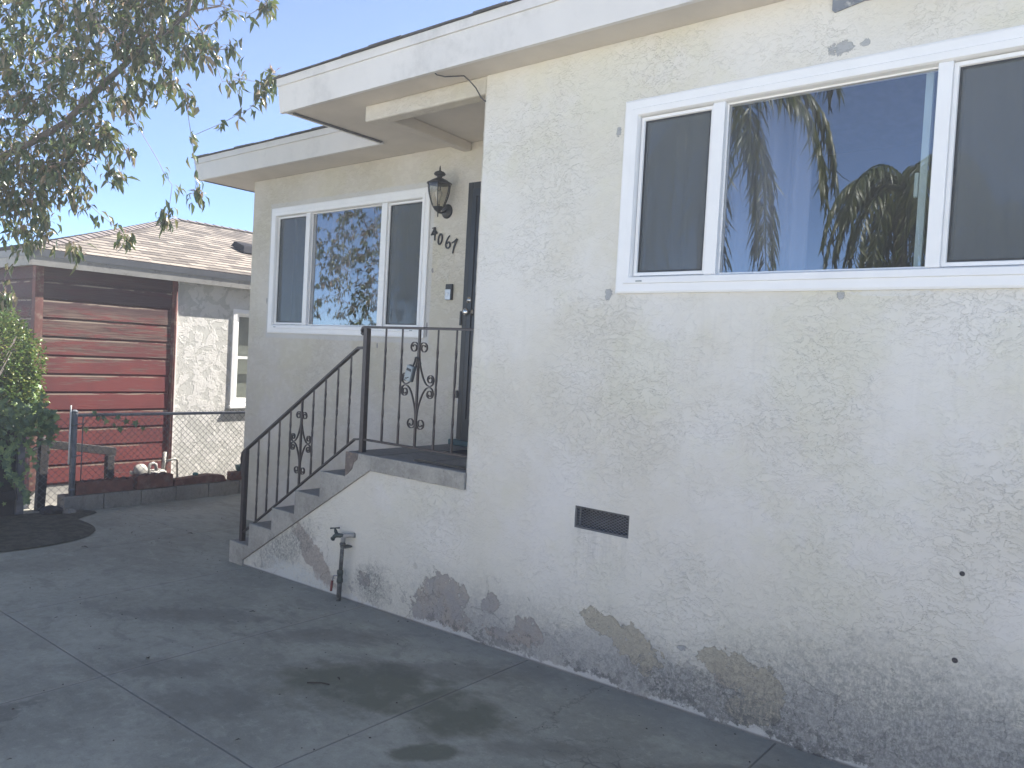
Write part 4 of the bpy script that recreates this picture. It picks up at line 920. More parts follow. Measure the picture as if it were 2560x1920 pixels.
# neighbour window
nw = MB().ring(NW[0], NW[1], NW[2], NW[3], [(0, NX+0.001), (0, NX+0.022), (0.055, NX+0.026), (0.062, NX+0.005), (0.062, NX-0.05)], plane='X').build('window', M_VINYL, nb)
a, b_, c, d = NW[0]+0.062, NW[1]-0.062, NW[2]+0.062, NW[3]-0.062; zm = 1.575
MB().ring(a, b_, zm-0.02, d, [(0.0005, NX-0.006), (0.032, NX-0.006), (0.032, NX-0.03)], 'X').build('sash_frame', M_VINYL, nw)
MB().ring(a, b_, c, zm+0.02, [(0.0005, NX-0.001), (0.034, NX-0.001), (0.034, NX-0.03)], 'X').build('sash_frame', M_VINYL, nw)
MB().box(NX-0.028, NX-0.024, a+0.03, b_-0.03, zm+0.01, d-0.03).build('pane', M_GLASS, nw)
MB().box(NX-0.024, NX-0.020, a+0.03, b_-0.03, c+0.03, zm-0.01).build('pane', M_GLASS, nw)
MB().box(NX+0.001, NX+0.055, NW[0]-0.02, NW[1]+0.02, NW[2]-0.038, NW[2]-0.002).build('sill', M_VINYL, nw, bevel=0.004)
MB().box(NX-0.12, NX-0.10, a-0.1, b_+0.1, c-0.1, d+0.1).build('window_blind', plain('green_blind', (0.22, 0.24, 0.20), 0.9, var=0.1), nw)
# eave
EXN, EYN, ZE, NRUN = -9.045, -0.40, 2.635, 3.1; NXW = EXN-2*NRUN; NEY = 9.4; NS_ = 0.335
ev = MB()
def nfascia(p, q, n_):
    fascia(ev, p, q, n_, ZE-0.062, ZE-0.175)
ev.hexa([(EXN-0.03, EYN+0.0, 2.462), (EXN-0.03, NEY, 2.462), (EXN-0.055, NEY, 2.462), (EXN-0.055, EYN+0.03, 2.462)], [(EXN-0.018, EYN+0.018, 2.560), (EXN-0.018, NEY, 2.560), (EXN-0.055, NEY, 2.560), (EXN-0.055, EYN+0.018, 2.560)])
ev.hexa([(NXW, EYN+0.03, 2.462), (EXN-0.03, EYN+0.03, 2.462), (EXN-0.056, EYN+0.055, 2.462), (NXW, EYN+0.055, 2.462)], [(NXW, EYN+0.018, 2.560), (EXN-0.018, EYN+0.018, 2.560), (EXN-0.056, EYN+0.055, 2.560), (NXW, EYN+0.055, 2.560)])
ev.build('fascia_board', M_TRIM, nb)
gt = MB()
gt.hexa([(EXN-0.01, EYN+0.01, 2.561), (EXN-0.01, NEY, 2.561), (EXN-0.05, NEY, 2.561), (EXN-0.05, EYN+0.01, 2.561)], [(EXN+0.008, EYN-0.008, 2.632), (EXN+0.008, NEY, 2.632), (EXN-0.05, NEY, 2.632), (EXN-0.05, EYN-0.008, 2.632)])
gt.hexa([(NXW, EYN+0.01, 2.561), (EXN-0.051, EYN+0.01, 2.561), (EXN-0.051, EYN+0.05, 2.561), (NXW, EYN+0.05, 2.561)], [(NXW, EYN-0.008, 2.632), (EXN-0.051, EYN-0.008, 2.632), (EXN-0.051, EYN+0.05, 2.632), (NXW, EYN+0.05, 2.632)])
gt.build('eave_trim', plain('eave_trim_paint', (0.23, 0.235, 0.25), 0.6, var=0.08), nb)
MB().box(NXW+0.1, NX-0.17, NY+0.17, 9.0, 2.462, 2.475).box(NX-0.16, EXN-0.057, EYN+0.06, NEY, 2.4721, 2.4871).box(NXW+0.1, NX-0.165, EYN+0.06, NY+0.165, 2.4722, 2.4872).build('soffit', M_TRIM, nb)
# roof in real shingle courses: each course lifts a little at its lower edge
def course(mb, k, n_, side):
    c0 = k*0.135; c1 = min(NRUN, c0+0.135); lift = 0.007
    zA = ZE+NS_*c0; zB = ZE+NS_*c1
    if side == 'x': return mb.add([(EXN-c0, EYN+c0, zA+lift), (EXN-c0, NEY-c0, zA+lift), (EXN-c1, NEY-c1, zB+0.001), (EXN-c1, EYN+c1, zB+0.001), (EXN-c0, EYN+c0, zA), (EXN-c0, NEY-c0, zA)], [(0, 1, 2, 3), (4, 5, 1, 0)])
    return mb.add([(NXW+c0, EYN+c0, zA+lift), (EXN-c0, EYN+c0, zA+lift), (EXN-c1, EYN+c1, zB+0.001), (NXW+c1, EYN+c1, zB+0.001), (NXW+c0, EYN+c0, zA), (EXN-c0, EYN+c0, zA)], [(0, 1, 2, 3), (4, 5, 1, 0)])
ra = MB(); rb = MB(); nc = int(math.ceil(NRUN/0.135))
for k in range(nc): course(ra, k, nc, 'x'); course(rb, k, nc, 'y')
# align courses to the brick rows: rows are counted from x = EXN in the shader mapping
ro = ra.build('roof', M_SHING, nb, recalc=False); ro2 = rb.build('roof', M_SHING2, nb, recalc=False)
zr = ZE+NS_*NRUN
MB().add([(NXW, EYN, ZE), (NXW, NEY, ZE), (NXW+NRUN, NEY-NRUN, zr), (NXW+NRUN, EYN+NRUN, zr), (EXN, NEY, ZE)], [(0, 3, 2, 1), (1, 2, 4)]).build('roof', M_RIDGE, nb, recalc=False)
rc = MB()
def caps(p, q, step=0.145):
    p = Vector(p); q = Vector(q); L = (q-p).length; t = (q-p)/L; side = Vector((t.y, -t.x, 0)).normalized(); n_ = int(L/step)
    for i in range(n_):
        a = p + t*(L*i/n_); b = p + t*(L*(i+1)/n_+0.03); w_ = 0.105; dr = 0.030
        up0 = Vector((0, 0, 0.026)); up1 = Vector((0, 0, 0.012))
        rc.add([a-side*w_+up0-Vector((0, 0, dr)), a+up0+Vector((0, 0, 0.006)), a+side*w_+up0-Vector((0, 0, dr)), b-side*w_+up1-Vector((0, 0, dr)), b+up1+Vector((0, 0, 0.006)), b+side*w_+up1-Vector((0, 0, dr)), a-side*w_-Vector((0, 0, dr)), a, a+side*w_-Vector((0, 0, dr))], [(0, 1, 4, 3), (1, 2, 5, 4), (0, 6, 7, 1), (1, 7, 8, 2)])
caps((EXN, EYN, ZE), (EXN-NRUN, EYN+NRUN, zr)); caps((EXN-NRUN, EYN+NRUN+0.05, zr), (EXN-NRUN, NEY-NRUN, zr))
rc.build('ridge_cap', M_RIDGE, nb, recalc=False)
rvn = MB().hexa([(-10.66, 2.80, 3.20), (-10.30, 2.80, 3.08), (-10.30, 3.15, 3.08), (-10.66, 3.15, 3.20)], [(-10.62, 2.84, 3.27), (-10.36, 2.84, 3.19), (-10.36, 3.11, 3.19), (-10.62, 3.11, 3.27)]).build('roof_vent', plain('vent_black', (0.03, 0.03, 0.034), 0.95, spec=0.1), nb, bevel=0.01)
# conduit down the board edge
MB().tube([(NX+0.045, NYS-0.005, 2.44), (NX+0.045, NYS-0.015, 0.30)], 0.011, 8).build('conduit', M_CB, nb)

# gas meter
gm = thing('gas_meter', 'weathered grey gas meter with looping pipes behind the fence', 'gas meter', (-8.95, 0.9, -0.1))
MB().box(-9.08, -8.92, 0.90, 1.10, 0.02, 0.225).build('meter_body', M_METER, gm, bevel=0.03)
MB().lathe([(0.03, -0.045), (0.075, -0.03), (0.082, 0.0), (0.075, 0.02), (0.03, 0.035)], (-8.93, 0.78, 0.235), 'X', 22).build('regulator', M_METER, gm)
MB().tube([(-8.95, 0.885, 0.10), (-8.95, 0.885, 0.26), (-8.95, 0.90, 0.30), (-8.95, 0.935, 0.31), (-8.95, 0.965, 0.295), (-8.95, 0.975, 0.22)], 0.019, 10).build('loop_pipe', M_METER, gm)
MB().tube([(-8.95, 0.70, 0.20), (-8.95, 0.86, 0.21)], 0.018, 8).lathe([(0.025, 0), (0.025, 0.03), (0.012, 0.04)], (-8.95, 0.69, 0.20), 'Z', 8).build('inlet_pipe', M_METER, gm)
MB().tube([(-8.98, 1.10, 0.32), (-8.95, 1.20, 0.345), (-8.95, 1.225, 0.33), (-8.95, 1.235, 0.0)], 0.014, 8).build('riser_pipe', M_METER, gm)
MB().tube([(-9.05, 1.10, 0.15), (-9.05, 1.12, 0.42)], 0.022, 8).build('service_pipe', M_METER, gm)

# ------------------------------------------------------------------ block wall, fence, planters
XB = -8.55
blk = thing('block_wall', 'low kerb wall of grey concrete blocks under the wire fence', 'wall', (XB, 1.5, -0.1))
ys = [-0.17, 0.225, 0.622, 1.02, 1.418, 1.816, 2.214, 2.612, 3.01, 3.41, 3.81, 4.2]
for a, b in zip(ys[:-1], ys[1:]):
    j = random.uniform(-0.004, 0.004)
    MB().box(XB-0.20+j, XB+j, a+0.004, b-0.004, -0.2, 0.085+random.uniform(-0.004, 0.004)).build('block', M_BLOCK, blk, bevel=0.008)
def scallop(y0, y1, zb, zt, n_=7, amp=0.016):
    pts_ = [(y0, zb), (y1, zb)]
    for i in range(41):
        u = 1-i/40; pts_.append((y0+(y1-y0)*u, zt-amp+amp*abs(math.sin(math.pi*n_*u))))
    return pts_
def trough(label, y0, y1, zt, x0=-8.72, x1=-8.565, n_=6, amp=0.016, tilt=0):
    t = thing('planter_trough', label, 'planter', ((x0+x1)/2, (y0+y1)/2, 0.09), 'terracotta troughs on the block wall')
    MB().prism(scallop(y0, y1, 0.0905, zt, n_, amp), x1-0.018, x1, plane='X').build('front_panel', M_TERRA, t, bevel=0.003)
    MB().prism(scallop(y0, y1, 0.0905, zt-0.004, n_, amp), x0, x0+0.018, plane='X').build('rear_panel', M_TERRA, t, bevel=0.003)
    for ya in (y0+0.001, y1-0.02): MB().box(x0+0.0185, x1-0.0185, ya, ya+0.019, 0.0905, zt-0.02).build('end_panel', M_TERRA, t)
    MB().box(x0+0.0187, x1-0.0187, y0+0.0205, y1-0.0205, 0.0907, zt-0.045).build('potting_soil', M_SOIL, t)
trough('longest brick red scalloped trough beside the fence post', -0.055, 0.535, 0.228, n_=7)
trough('shorter scalloped brown trough in front of the gas meter', 0.58, 0.985, 0.246, n_=4)
tr = MB().prism([(1.0, 0.0905), (1.66, 0.0905), (1.62, 0.165), (1.45, 0.188), (1.02, 0.158)], -8.70, -8.57, plane='X').build('clay_slab', M_TERRA, None, bevel=0.006); tag(tr, 'long low terracotta slab on the block wall past the troughs', 'slab')
br = MB().box(-8.68, -8.58, 1.72, 1.93, 0.0905, 0.190).build('brick', M_TERRA, None, bevel=0.005); tag(br, 'single dark red brick at the far end of the block wall', 'brick')
pot = MB().lathe([(0.03, 0), (0.045, 0.03), (0.05, 0.07), (0.046, 0.075), (0.03, 0.07)], (-8.64, 1.86, 0.191), 'Z', 14).build('plant_pot', plain('teal_glaze', (0.05, 0.14, 0.14), 0.3), None); tag(pot, 'small teal glazed pot on the brick by the house corner', 'pot')
cp = MB().lathe([(0.028, 0), (0.034, 0.02), (0.02, 0.032), (0.004, 0.036)], (-8.62, 1.28, 0.186), 'Z', 12).build('plastic_lid', plain('teal_plastic', (0.05, 0.22, 0.22), 0.3), None); tag(cp, 'teal plastic cap lying on the low terracotta slab', 'lid')
XFN = -8.60
fn = thing('chain_link_fence', 'dark chain link fence on the low block wall', 'fence', (XFN, 1.5, 0.08))
MB().tube([(XFN, -0.085, -0.12), (XFN, -0.080, 0.955)], 0.030, 12).lathe([(0.032, 0), (0.032, 0.012), (0.014, 0.026)], (XFN, -0.080, 0.955), 'Z', 12).build('terminal_post', M_FENCE, fn)
MB().tube([(XFN, -0.075, 0.925), (XFN, 4.2, 0.905)], 0.017, 10).build('top_rail', M_FENCE, fn)
for y in (4.2,): MB().tube([(XFN, y, 0.08), (XFN, y, 0.93)], 0.022, 8).build('line_post', M_FENCE, fn)
MB().tube([(XFN, 0.0, 0.10), (XFN, 0.004, 0.91)], 0.006, 6).build('tension_bar', M_FENCE, fn)
for z in (0.15, 0.50, 0.83): MB().lathe([(0.034, -0.01), (0.034, 0.01)], (XFN, -0.082, z), 'Z', 12).tube([(XFN, -0.05, z), (XFN, 0.01, z)], 0.006, 6).build('clamp_band', M_FENCE, fn)
def wiremesh(mb, y0, y1, z0, z1, x, pitch=0.072):
    n0 = int((y0-(z1-z0))/pitch)-1; n1 = int(y1/pitch)+2+int((z1-z0)/pitch)
    for sgn in (1, -1):
        for k in range(n0, n1+1):
            yb = k*pitch
            # y = yb + sgn*(z - z0)
            lo, hi = z0, z1
            if sgn > 0: lo = max(lo, z0+(y0-yb)); hi = min(hi, z0+(y1-yb))
            else: lo = max(lo, z0+(yb-y1)); hi = min(hi, z0+(yb-y0))
            if hi-lo < 0.01: continue
            m_ = max(2, int((hi-lo)/0.3)); P = []
            for i in range(m_+1):
                z = lo+(hi-lo)*i/m_; P.append((x+0.002*sgn+0.006*noise.noise((k*0.7, z*2, sgn)), yb+sgn*(z-z0)+0.004*noise.noise((k*1.3, z*4, 7)), z))
            mb.tube(P, 0.0021, 4, cap=False)
mb = MB(); wiremesh(mb, 0.0, 4.15, 0.10, 0.955, XFN+0.02)
mb.build('wire_mesh', M_FENCE, fn, recalc=False)
mb = MB(); wiremesh(mb, -0.52, -0.09, -0.05, 0.90, XFN+0.02); mb.build('wire_mesh', M_FENCE, fn, recalc=False)
wl = MB().tube([(XFN+0.03, -0.135, 0.42), (XFN+0.03, -0.130, 1.03)], 0.008, 6).build('white_stake', M_WHITEP, None); tag(wl, 'thin white stake rising beside the fence post', 'stake')
# wooden garden rail behind the fence
gr_ = thing('wooden_rail', 'dark wooden garden rail with ball-topped post behind the wire fence', 'rail', (-8.85, -0.28, -0.1))
MB().hexa([(-8.89, -0.335, -0.1), (-8.81, -0.335, -0.1), (-8.81, -0.255, -0.1), (-8.89, -0.255, -0.1)], [(-8.89, -0.315, 0.62), (-8.81, -0.315, 0.62), (-8.81, -0.225, 0.62), (-8.89, -0.225, 0.62)]).build('post', M_OLDWOOD, gr_, bevel=0.006)
MB().lathe([(0.010, 0), (0.022, 0.01), (0.040, 0.035), (0.044, 0.055), (0.034, 0.085), (0.008, 0.10)], (-8.85, -0.295, 0.60), 'Z', 14).build('ball_finial', M_OLDWOOD, gr_)
MB().hexa([(-8.88, -0.38, 0.50), (-8.82, -0.38, 0.50), (-8.82, -0.22, 0.565), (-8.88, -0.22, 0.565)], [(-8.88, -0.38, 0.56), (-8.82, -0.38, 0.56), (-8.82, -0.22, 0.645), (-8.88, -0.22, 0.645)]).build('side_rail', M_OLDWOOD, gr_)
MB().hexa([(-8.88, -0.219, 0.56), (-8.82, -0.219, 0.56), (-8.82, 0.455, 0.44), (-8.88, 0.455, 0.44)], [(-8.88, -0.219, 0.645), (-8.82, -0.219, 0.645), (-8.82, 0.455, 0.53), (-8.88, 0.455, 0.53)]).build('top_rail', M_OLDWOOD, gr_, bevel=0.004)
MB().box(-8.89, -8.81, 0.355, 0.435, -0.1, 0.448).build('post', M_OLDWOOD, gr_, bevel=0.006)
# weathered timber fence carrying the ivy, running on towards the street
tf = thing('timber_fence', 'dark weathered board fence smothered in ivy under the shrub', 'fence', (-8.62, -1.8, -0.1))
MB().box(-8.66, -8.57, -0.60, -0.535, -0.1, 0.80).build('end_post', M_GREYWOOD, tf, bevel=0.005)
y = -0.605
while y > -4.6:
    y2 = y-random.uniform(0.12, 0.15); MB().box(-8.63+random.uniform(-.003, .003), -8.605, y2+0.004, y, -0.08, 0.84+random.uniform(-0.03, 0.02)).build('board', M_OLDWOOD, tf); y = y2
for z in (0.15, 0.68): MB().box(-8.60, -8.565, -4.6, -0.61, z-0.045, z+0.045).build('cross_rail', M_OLDWOOD, tf)
# broken blocks at the fence end
for i, (x, y_, s_, l_) in enumerate(((-8.42, -0.33, 0.085, 'dark broken lump of concrete left of the block wall'), (-8.36, -0.19, 0.055, 'small pale stone at the end of the block wall'))):
    mb = MB(); vs = []; n1, n2 = 8, 12
    for a in range(n1+1):
        for b in range(n2):
            th = math.pi*a/n1; ph = 2*math.pi*b/n2; v_ = Vector((math.sin(th)*math.cos(ph)*1.1, math.sin(th)*math.sin(ph)*1.2, math.cos(th)*0.8)); v_ *= s_*(1+0.35*noise.noise(v_*1.7+Vector((i*5, 0, 0)))); vs.append(v_+Vector((x, y_, gz(x)+s_*0.55)))
    fs = [(a*n2+b, a*n2+(b+1) % n2, (a+1)*n2+(b+1) % n2, (a+1)*n2+b) for a in range(n1) for b in range(n2)]
    tag(mb.add(vs, fs).build('stone', M_OLDWOOD if i == 0 else M_BLOCK, None), l_, 'stone')

# ------------------------------------------------------------------ foliage
def leaves(pos, dirs, length, width, fold=0.25, curl=0.25, up=None):
    """pos, dirs: (n,3) arrays; each leaf = 2 folded halves x 2 quads, tip curling down"""
    n_ = len(pos); dirs = dirs/np.linalg.norm(dirs, axis=1, keepdims=True)
    upv = np.tile([0, 0, 1.0], (n_, 1)) + rng.normal(0, 0.45, (n_, 3)) if up is None else up
    side = np.cross(dirs, upv); side /= (np.linalg.norm(side, axis=1, keepdims=True)+1e-9); nor = np.cross(side, dirs)
    L = (length*rng.uniform(0.65, 1.2, n_))[:, None]; W = (width*rng.uniform(0.75, 1.2, n_))[:, None]
    m1 = pos+dirs*L*0.38+nor*L*0.03; tip = pos+dirs*L-nor*L*curl
    m2 = pos+dirs*L*0.72-nor*L*curl*0.35
    l1 = m1+side*W*0.5+nor*W*fold; r1 = m1-side*W*0.5+nor*W*fold; l2 = m2+side*W*0.32+nor*W*fold*0.6; r2 = m2-side*W*0.32+nor*W*fold*0.6
    V = np.stack([pos, m1, m2, tip, l1, l2, r1, r2], 1).reshape(-1, 3)
    q = np.array([[0, 4, 1, 1], [0, 1, 6, 6]]); quads = np.array([[1, 4, 5, 2], [1, 2, 7, 6]]); tris = np.array([[0, 4, 1], [0, 1, 6], [2, 5, 3], [2, 3, 7]])
    base = (np.arange(n_)*8)[:, None, None]
    return V, (tris[None]+base).reshape(-1, 3), (quads[None]+base).reshape(-1, 4)
def leafmesh(name, parts, mat, parent=None):
    Vs = []; T = []; Q = []; o = 0
    for V, t, q in parts: Vs.append(V); T.append(t+o); Q.append(q+o); o += len(V)
    V = np.concatenate(Vs); T = np.concatenate(T); Q = np.concatenate(Q)
    me = bpy.data.meshes.new(name); me.vertices.add(len(V)); me.vertices.foreach_set('co', V.ravel().astype(np.float32))
    loops = np.concatenate([T.ravel(), Q.ravel()]); me.loops.add(len(loops)); me.loops.foreach_set('vertex_index', loops.astype(np.int32))
    me.polygons.add(len(T)+len(Q)); st_ = np.concatenate([np.arange(len(T))*3, len(T)*3+np.arange(len(Q))*4]); me.polygons.foreach_set('loop_start', st_.astype(np.int32))
    me.update(calc_edges=True); me.materials.append(mat)
    o_ = bpy.data.objects.new(name, me); COL.objects.link(o_)
    if parent: adopt(o_, parent)
    return o_

def grow(root_pts, targets, reach=0.9):
    """greedy branching: every target joins the nearest skeleton node; returns (nodes, parent, order)"""
    nodes = [Vector(p) for p in root_pts]; par = [-1]+list(range(len(root_pts)-1))
    tg = sorted([Vector(t) for t in targets], key=lambda t: min((t-n_).length for n_ in nodes[1:]))
    arr = [tuple(n_) for n_ in nodes]
    for t in tg:
        A = np.array(arr); d = np.linalg.norm(A-np.array(t), axis=1); i = int(np.argmin(d)); p = nodes[i]; L = d[i]
        k = max(1, int(L/0.22)); prev = i
        bend = Vector((random.gauss(0, 1), random.gauss(0, 1), random.gauss(0, 1)))*0.05*L
        for j in range(1, k+1):
            u = j/k; q = p.lerp(t, u)+bend*math.sin(math.pi*u)+Vector((0, 0, 0.10*L*math.sin(math.pi*u)))
            nodes.append(q); par.append(prev); arr.append(tuple(q)); prev = len(nodes)-1
    return nodes, par
def radii(nodes, par, tipr, expo=2.3, cap=0.12):
    r = [0.0]*len(nodes); ch = [0]*len(nodes)
    for p in par:
        if p >= 0: ch[p] += 1
    for i in range(len(nodes)-1, -1, -1):
        if ch[i] == 0: r[i] = tipr**expo
        if par[i] >= 0: r[par[i]] += r[i]
    return [min(cap, x**(1/expo)) for x in r], ch

# ---- big tree reaching over the drive
tree = thing('tree', 'large spreading tree with drooping narrow leaves reaching over the driveway', 'tree', (-8.1, -3.1, -0.05))
tr_pts = [(-8.1, -3.1, -0.1), (-8.08, -3.08, 0.5), (-8.0, -3.0, 1.1), (-7.95, -2.85, 1.6), (-7.85, -2.55, 2.0)]
blobs = [  # centre, radius, count : clumps of the crown
 ((-6.75, -1.35, 4.3), 0.85, 70), ((-6.0, -0.95, 4.45), 0.60, 52), ((-5.55, -0.75, 4.25), 0.42, 34), ((-5.9, -0.85, 3.95), 0.45, 34), ((-6.4, -1.0, 3.65), 0.50, 40),
 ((-6.95, -1.35, 3.55), 0.60, 46), ((-6.8, -1.15, 3.05), 0.42, 34), ((-6.45, -0.85, 3.20), 0.30, 14), ((-7.2, -1.35, 2.75), 0.40, 30), ((-7.0, -1.15, 2.58), 0.25, 7), ((-5.45, -0.45, 3.85), 0.24, 6), ((-5.75, -0.62, 3.65), 0.2, 4),
 ((-5.35, -0.65, 4.7), 0.5, 26), ((-6.2, -1.5, 5.1), 0.8, 40), ((-7.3, -2.2, 4.9), 1.0, 50), ((-7.6, -2.6, 3.9), 0.9, 34), ((-8.4, -2.6, 5.2), 1.1, 40), ((-8.9, -3.3, 4.3), 1.0, 30), ((-8.2, -4.2, 4.8), 1.1, 34), ((-7.2, -3.4, 5.4), 1.0, 34), ((-8.0, -1.6, 4.3), 0.7, 24), ((-7.9, -2.0, 3.1), 0.6, 16), ((-9.0, -2.3, 3.2), 0.6, 16), ((-6.6, -2.6, 4.6), 0.8, 30), ((-9.3, -2.9, 3.0), 0.8, 22), ((-10.0, -3.3, 3.9), 0.8, 24), ((-9.7, -2.3, 3.3), 0.7, 46), ((-10.6, -2.9, 2.9), 0.8, 50), ((-10.9, -3.0, 3.9), 0.8, 46), ((-9.3, -2.4, 2.5), 0.5, 22)]
tg = []
for c, r_, n_ in blobs:
    for _ in range(int(n_*(2.6 if c[0] > -7.1 and c[1] > -1.55 and c[2] < 4.9 else 1.7))):
        v_ = Vector((random.gauss(0, 1), random.gauss(0, 1), random.gauss(0, 0.85))); v_.normalize(); tg.append(Vector(c)+v_*r_*random.random()**0.45)
limbs = [[(-7.85, -2.55, 2.0), (-7.55, -1.8, 2.30), (-7.21, -1.24, 2.66), (-6.95, -1.05, 2.83), (-6.74, -0.93, 2.98), (-6.5, -0.85, 3.1)],
         [(-7.85, -2.55, 2.0), (-7.5, -1.95, 2.55), (-6.97, -1.32, 3.07), (-6.59, -1.04, 3.37), (-6.2, -0.88, 3.65), (-5.85, -0.75, 3.90), (-5.5, -0.62, 4.1), (-5.3, -0.5, 4.15)],
         [(-7.85, -2.55, 2.0), (-7.8, -2.6, 2.8), (-7.6, -2.5, 3.5), (-7.2, -2.2, 4.2), (-6.7, -1.9, 4.7)],
         [(-7.85, -2.55, 2.0), (-8.2, -3.0, 2.8), (-8.6, -3.2, 3.6), (-8.9, -3.4, 4.3)]]
nodes = [Vector(p) for p in tr_pts]; par = [-1, 0, 1, 2, 3]
for lb_ in limbs:
    prev = 4
    for a, b in zip(lb_[:-1], lb_[1:]):
        k = max(1, int((Vector(b)-Vector(a)).length/0.2))
        for j in range(1, k+1):
            q = Vector(a).lerp(Vector(b), j/k); q += Vector((random.gauss(0, .012), random.gauss(0, .012), random.gauss(0, .012))); nodes.append(q); par.append(prev); prev = len(nodes)-1
base_n = len(nodes)
arr = np.zeros((60000, 3)); arr[:len(nodes)] = [tuple(n_) for n_ in nodes]
tg.sort(key=lambda t: float(np.min(np.linalg.norm(arr[:base_n]-np.array(t), axis=1))))
# hand-placed hanging twigs seen against the sky (start, then drooping end)
for t in tg:
    t = Vector(t); A = arr[:len(nodes)]; d = np.linalg.norm(A-np.array(t), axis=1); d[:4] += 5; i = int(np.argmin(d)); p = nodes[i]; L = float(d[i])
    k = max(1, int(L/0.12)); prev = i; bend = Vector((random.gauss(0, 1), random.gauss(0, 1), random.gauss(0, 1)))*0.09*L
    for j in range(1, k+1):
        u = j/k; q = p.lerp(t, u)+bend*math.sin(math.pi*u)+Vector((0, 0, 0.08*L*math.sin(math.pi*u))); arr[len(nodes)] = q; nodes.append(q); par.append(prev); prev = len(nodes)-1
def add_path(start_near, pts_):
    global nodes, par
    d = np.linalg.norm(arr[:len(nodes)]-np.array(start_near), axis=1); prev = int(np.argmin(d)); pp = [nodes[prev]]+[Vector(p) for p in pts_]
    for a, b in zip(pp[:-1], pp[1:]):
        k = max(1, int((b-a).length/0.1))
        for j in range(1, k+1):
            q = a.lerp(b, j/k)+Vector((random.gauss(0, .004), random.gauss(0, .004), random.gauss(0, .004))); arr[len(nodes)] = q; nodes.append(q); par.append(prev); prev = len(nodes)-1
    return prev
HANG = []
def PR(u, v, dist):      # helper used only to write twig positions in metres
    P = fwd*FPX + rt*((u*2560/2212)-1280) + dn*((v*2560/2212)-960); P.normalize(); return Vector((0, -3.444, 1.75)) + P*dist
HANG.append(add_path(PR(400, 250, 6.8), [PR(417, 330, 6.8), PR(424, 380, 6.8), PR(426, 418, 6.8)]))
HANG.append(add_path(PR(355, 290, 7.0), [PR(372, 400, 7.0), PR(358, 470, 7.0)]))
HANG.append(add_path(PR(420, 300, 6.7), [PR(480, 265, 6.7), PR(540, 235, 6.7), PR(570, 200, 6.7)]))
HANG.append(add_path(PR(440, 150, 6.6), [PR(500, 165, 6.6), PR(560, 178, 6.6), PR(588, 160, 6.6)]))
HANG.append(add_path(PR(150, 400, 7.2), [PR(190, 440, 7.2), PR(240, 480, 7.2), PR(272, 512, 7.2)]))
HANG.append(add_path(PR(60, 430, 7.4), [PR(90, 480, 7.4), PR(115, 530, 7.4), PR(160, 540, 7.4)]))
HANG.append(add_path(PR(5, 560, 7.5), [PR(8, 600, 7.5), PR(15, 640, 7.5)]))
HANG.append(add_path(PR(470, 30, 6.5), [PR(540, 30, 6.5), PR(575, 10, 6.5)]))
rad = [0.0]*len(nodes); chn = [0]*len(nodes)
for p in par:
    if p >= 0: chn[p] += 1
for i in range(len(nodes)-1, -1, -1):
    if chn[i] == 0: rad[i] = 0.0022**2.2
    if par[i] >= 0: rad[par[i]] += rad[i]
rad = [min(0.17, x**(1/2.2)) for x in rad]
# limbs as skinned tubes, one continuous run per branch
bmb = MB(); tmb = MB(); done = set()
kids = {}
for i, p in enumerate(par): kids.setdefault(p, []).append(i)
stack = [(0, None)]
while stack:
    s_, pr_ = stack.pop(); run = ([pr_] if pr_ is not None else [])+[s_]; cur = s_
    while cur in kids and kids[cur]:
        ks = sorted(kids[cur], key=lambda k: -rad[k])
        for k in ks[1:]: stack.append((k, cur))
        cur = ks[0]; run.append(cur)
    if len(run) > 1:
        rr = [rad[i] for i in run]; 
        if pr_ is not None: rr[0] = rr[1]
        big = rr[0] > 0.022
        (bmb if big else tmb).tube([nodes[i] for i in run], rr, 9 if rr[0] > 0.04 else (6 if rr[0] > 0.01 else 4), cap=False)
bmb.build('trunk', M_BARK, tree, recalc=False); tmb.build('twigs', M_TWIG, tree, recalc=False)
# leaves drooping from twig nodes
tw = [i for i in range(len(nodes)) if rad[i] < 0.0075]
def foliage(ids, per, spread, length, width, droop=1.0):
    P = []; Dd = []
    for i in ids:
        t = nodes[i]-nodes[par[i]] if par[i] >= 0 else Vector((0, 0, 1)); t = t.normalized() if t.length > 1e-6 else Vector((0, 0, 1))
        for _ in range(per):
            v_ = Vector((random.gauss(0, 1), random.gauss(0, 1), random.gauss(0, 0.6))); v_ = (v_.normalized()*0.9+t*0.5+Vector((0, 0, -droop*random.uniform(0.5, 1.5))))
            P.append(nodes[i]+Vector((random.gauss(0, spread), random.gauss(0, spread), random.gauss(0, spread)))); Dd.append(v_)
    return leaves(np.array(P), np.array(Dd), length, width)
tips = [i for i in range(len(nodes)) if chn[i] == 0]
tips_set = set(tips)
near_tips = set()
for i in tips:
    c = i
    for _ in range(4):
        near_tips.add(c); c = par[c]
        if c < 0: break
fine = [i for i in tw if i in near_tips]
lm = leafmesh('leaves', [foliage(fine, 5, 0.028, 0.092, 0.030), foliage(tips, 9, 0.04, 0.10, 0.033), foliage(HANG, 16, 0.035, 0.10, 0.030, 1.6)], M_LEAF, tree)
# reddish new growth at the ends turned to the light
nt_ = [i for i in tips if (nodes[i]-Vector((-6.7, -1.6, 4.2))).length > 0.75 and random.random() < 0.75]
P = []; Dd = []
for i in nt_+HANG:
    for _ in range(11):
        v_ = Vector((random.gauss(0, 1), random.gauss(0, 1), random.gauss(0.4, 0.8))).normalized(); P.append(nodes[i]+v_*random.random()*0.05); Dd.append(v_)
leafmesh('new_growth', [leaves(np.array(P), np.array(Dd), 0.052, 0.010)], M_LEAF2, tree)

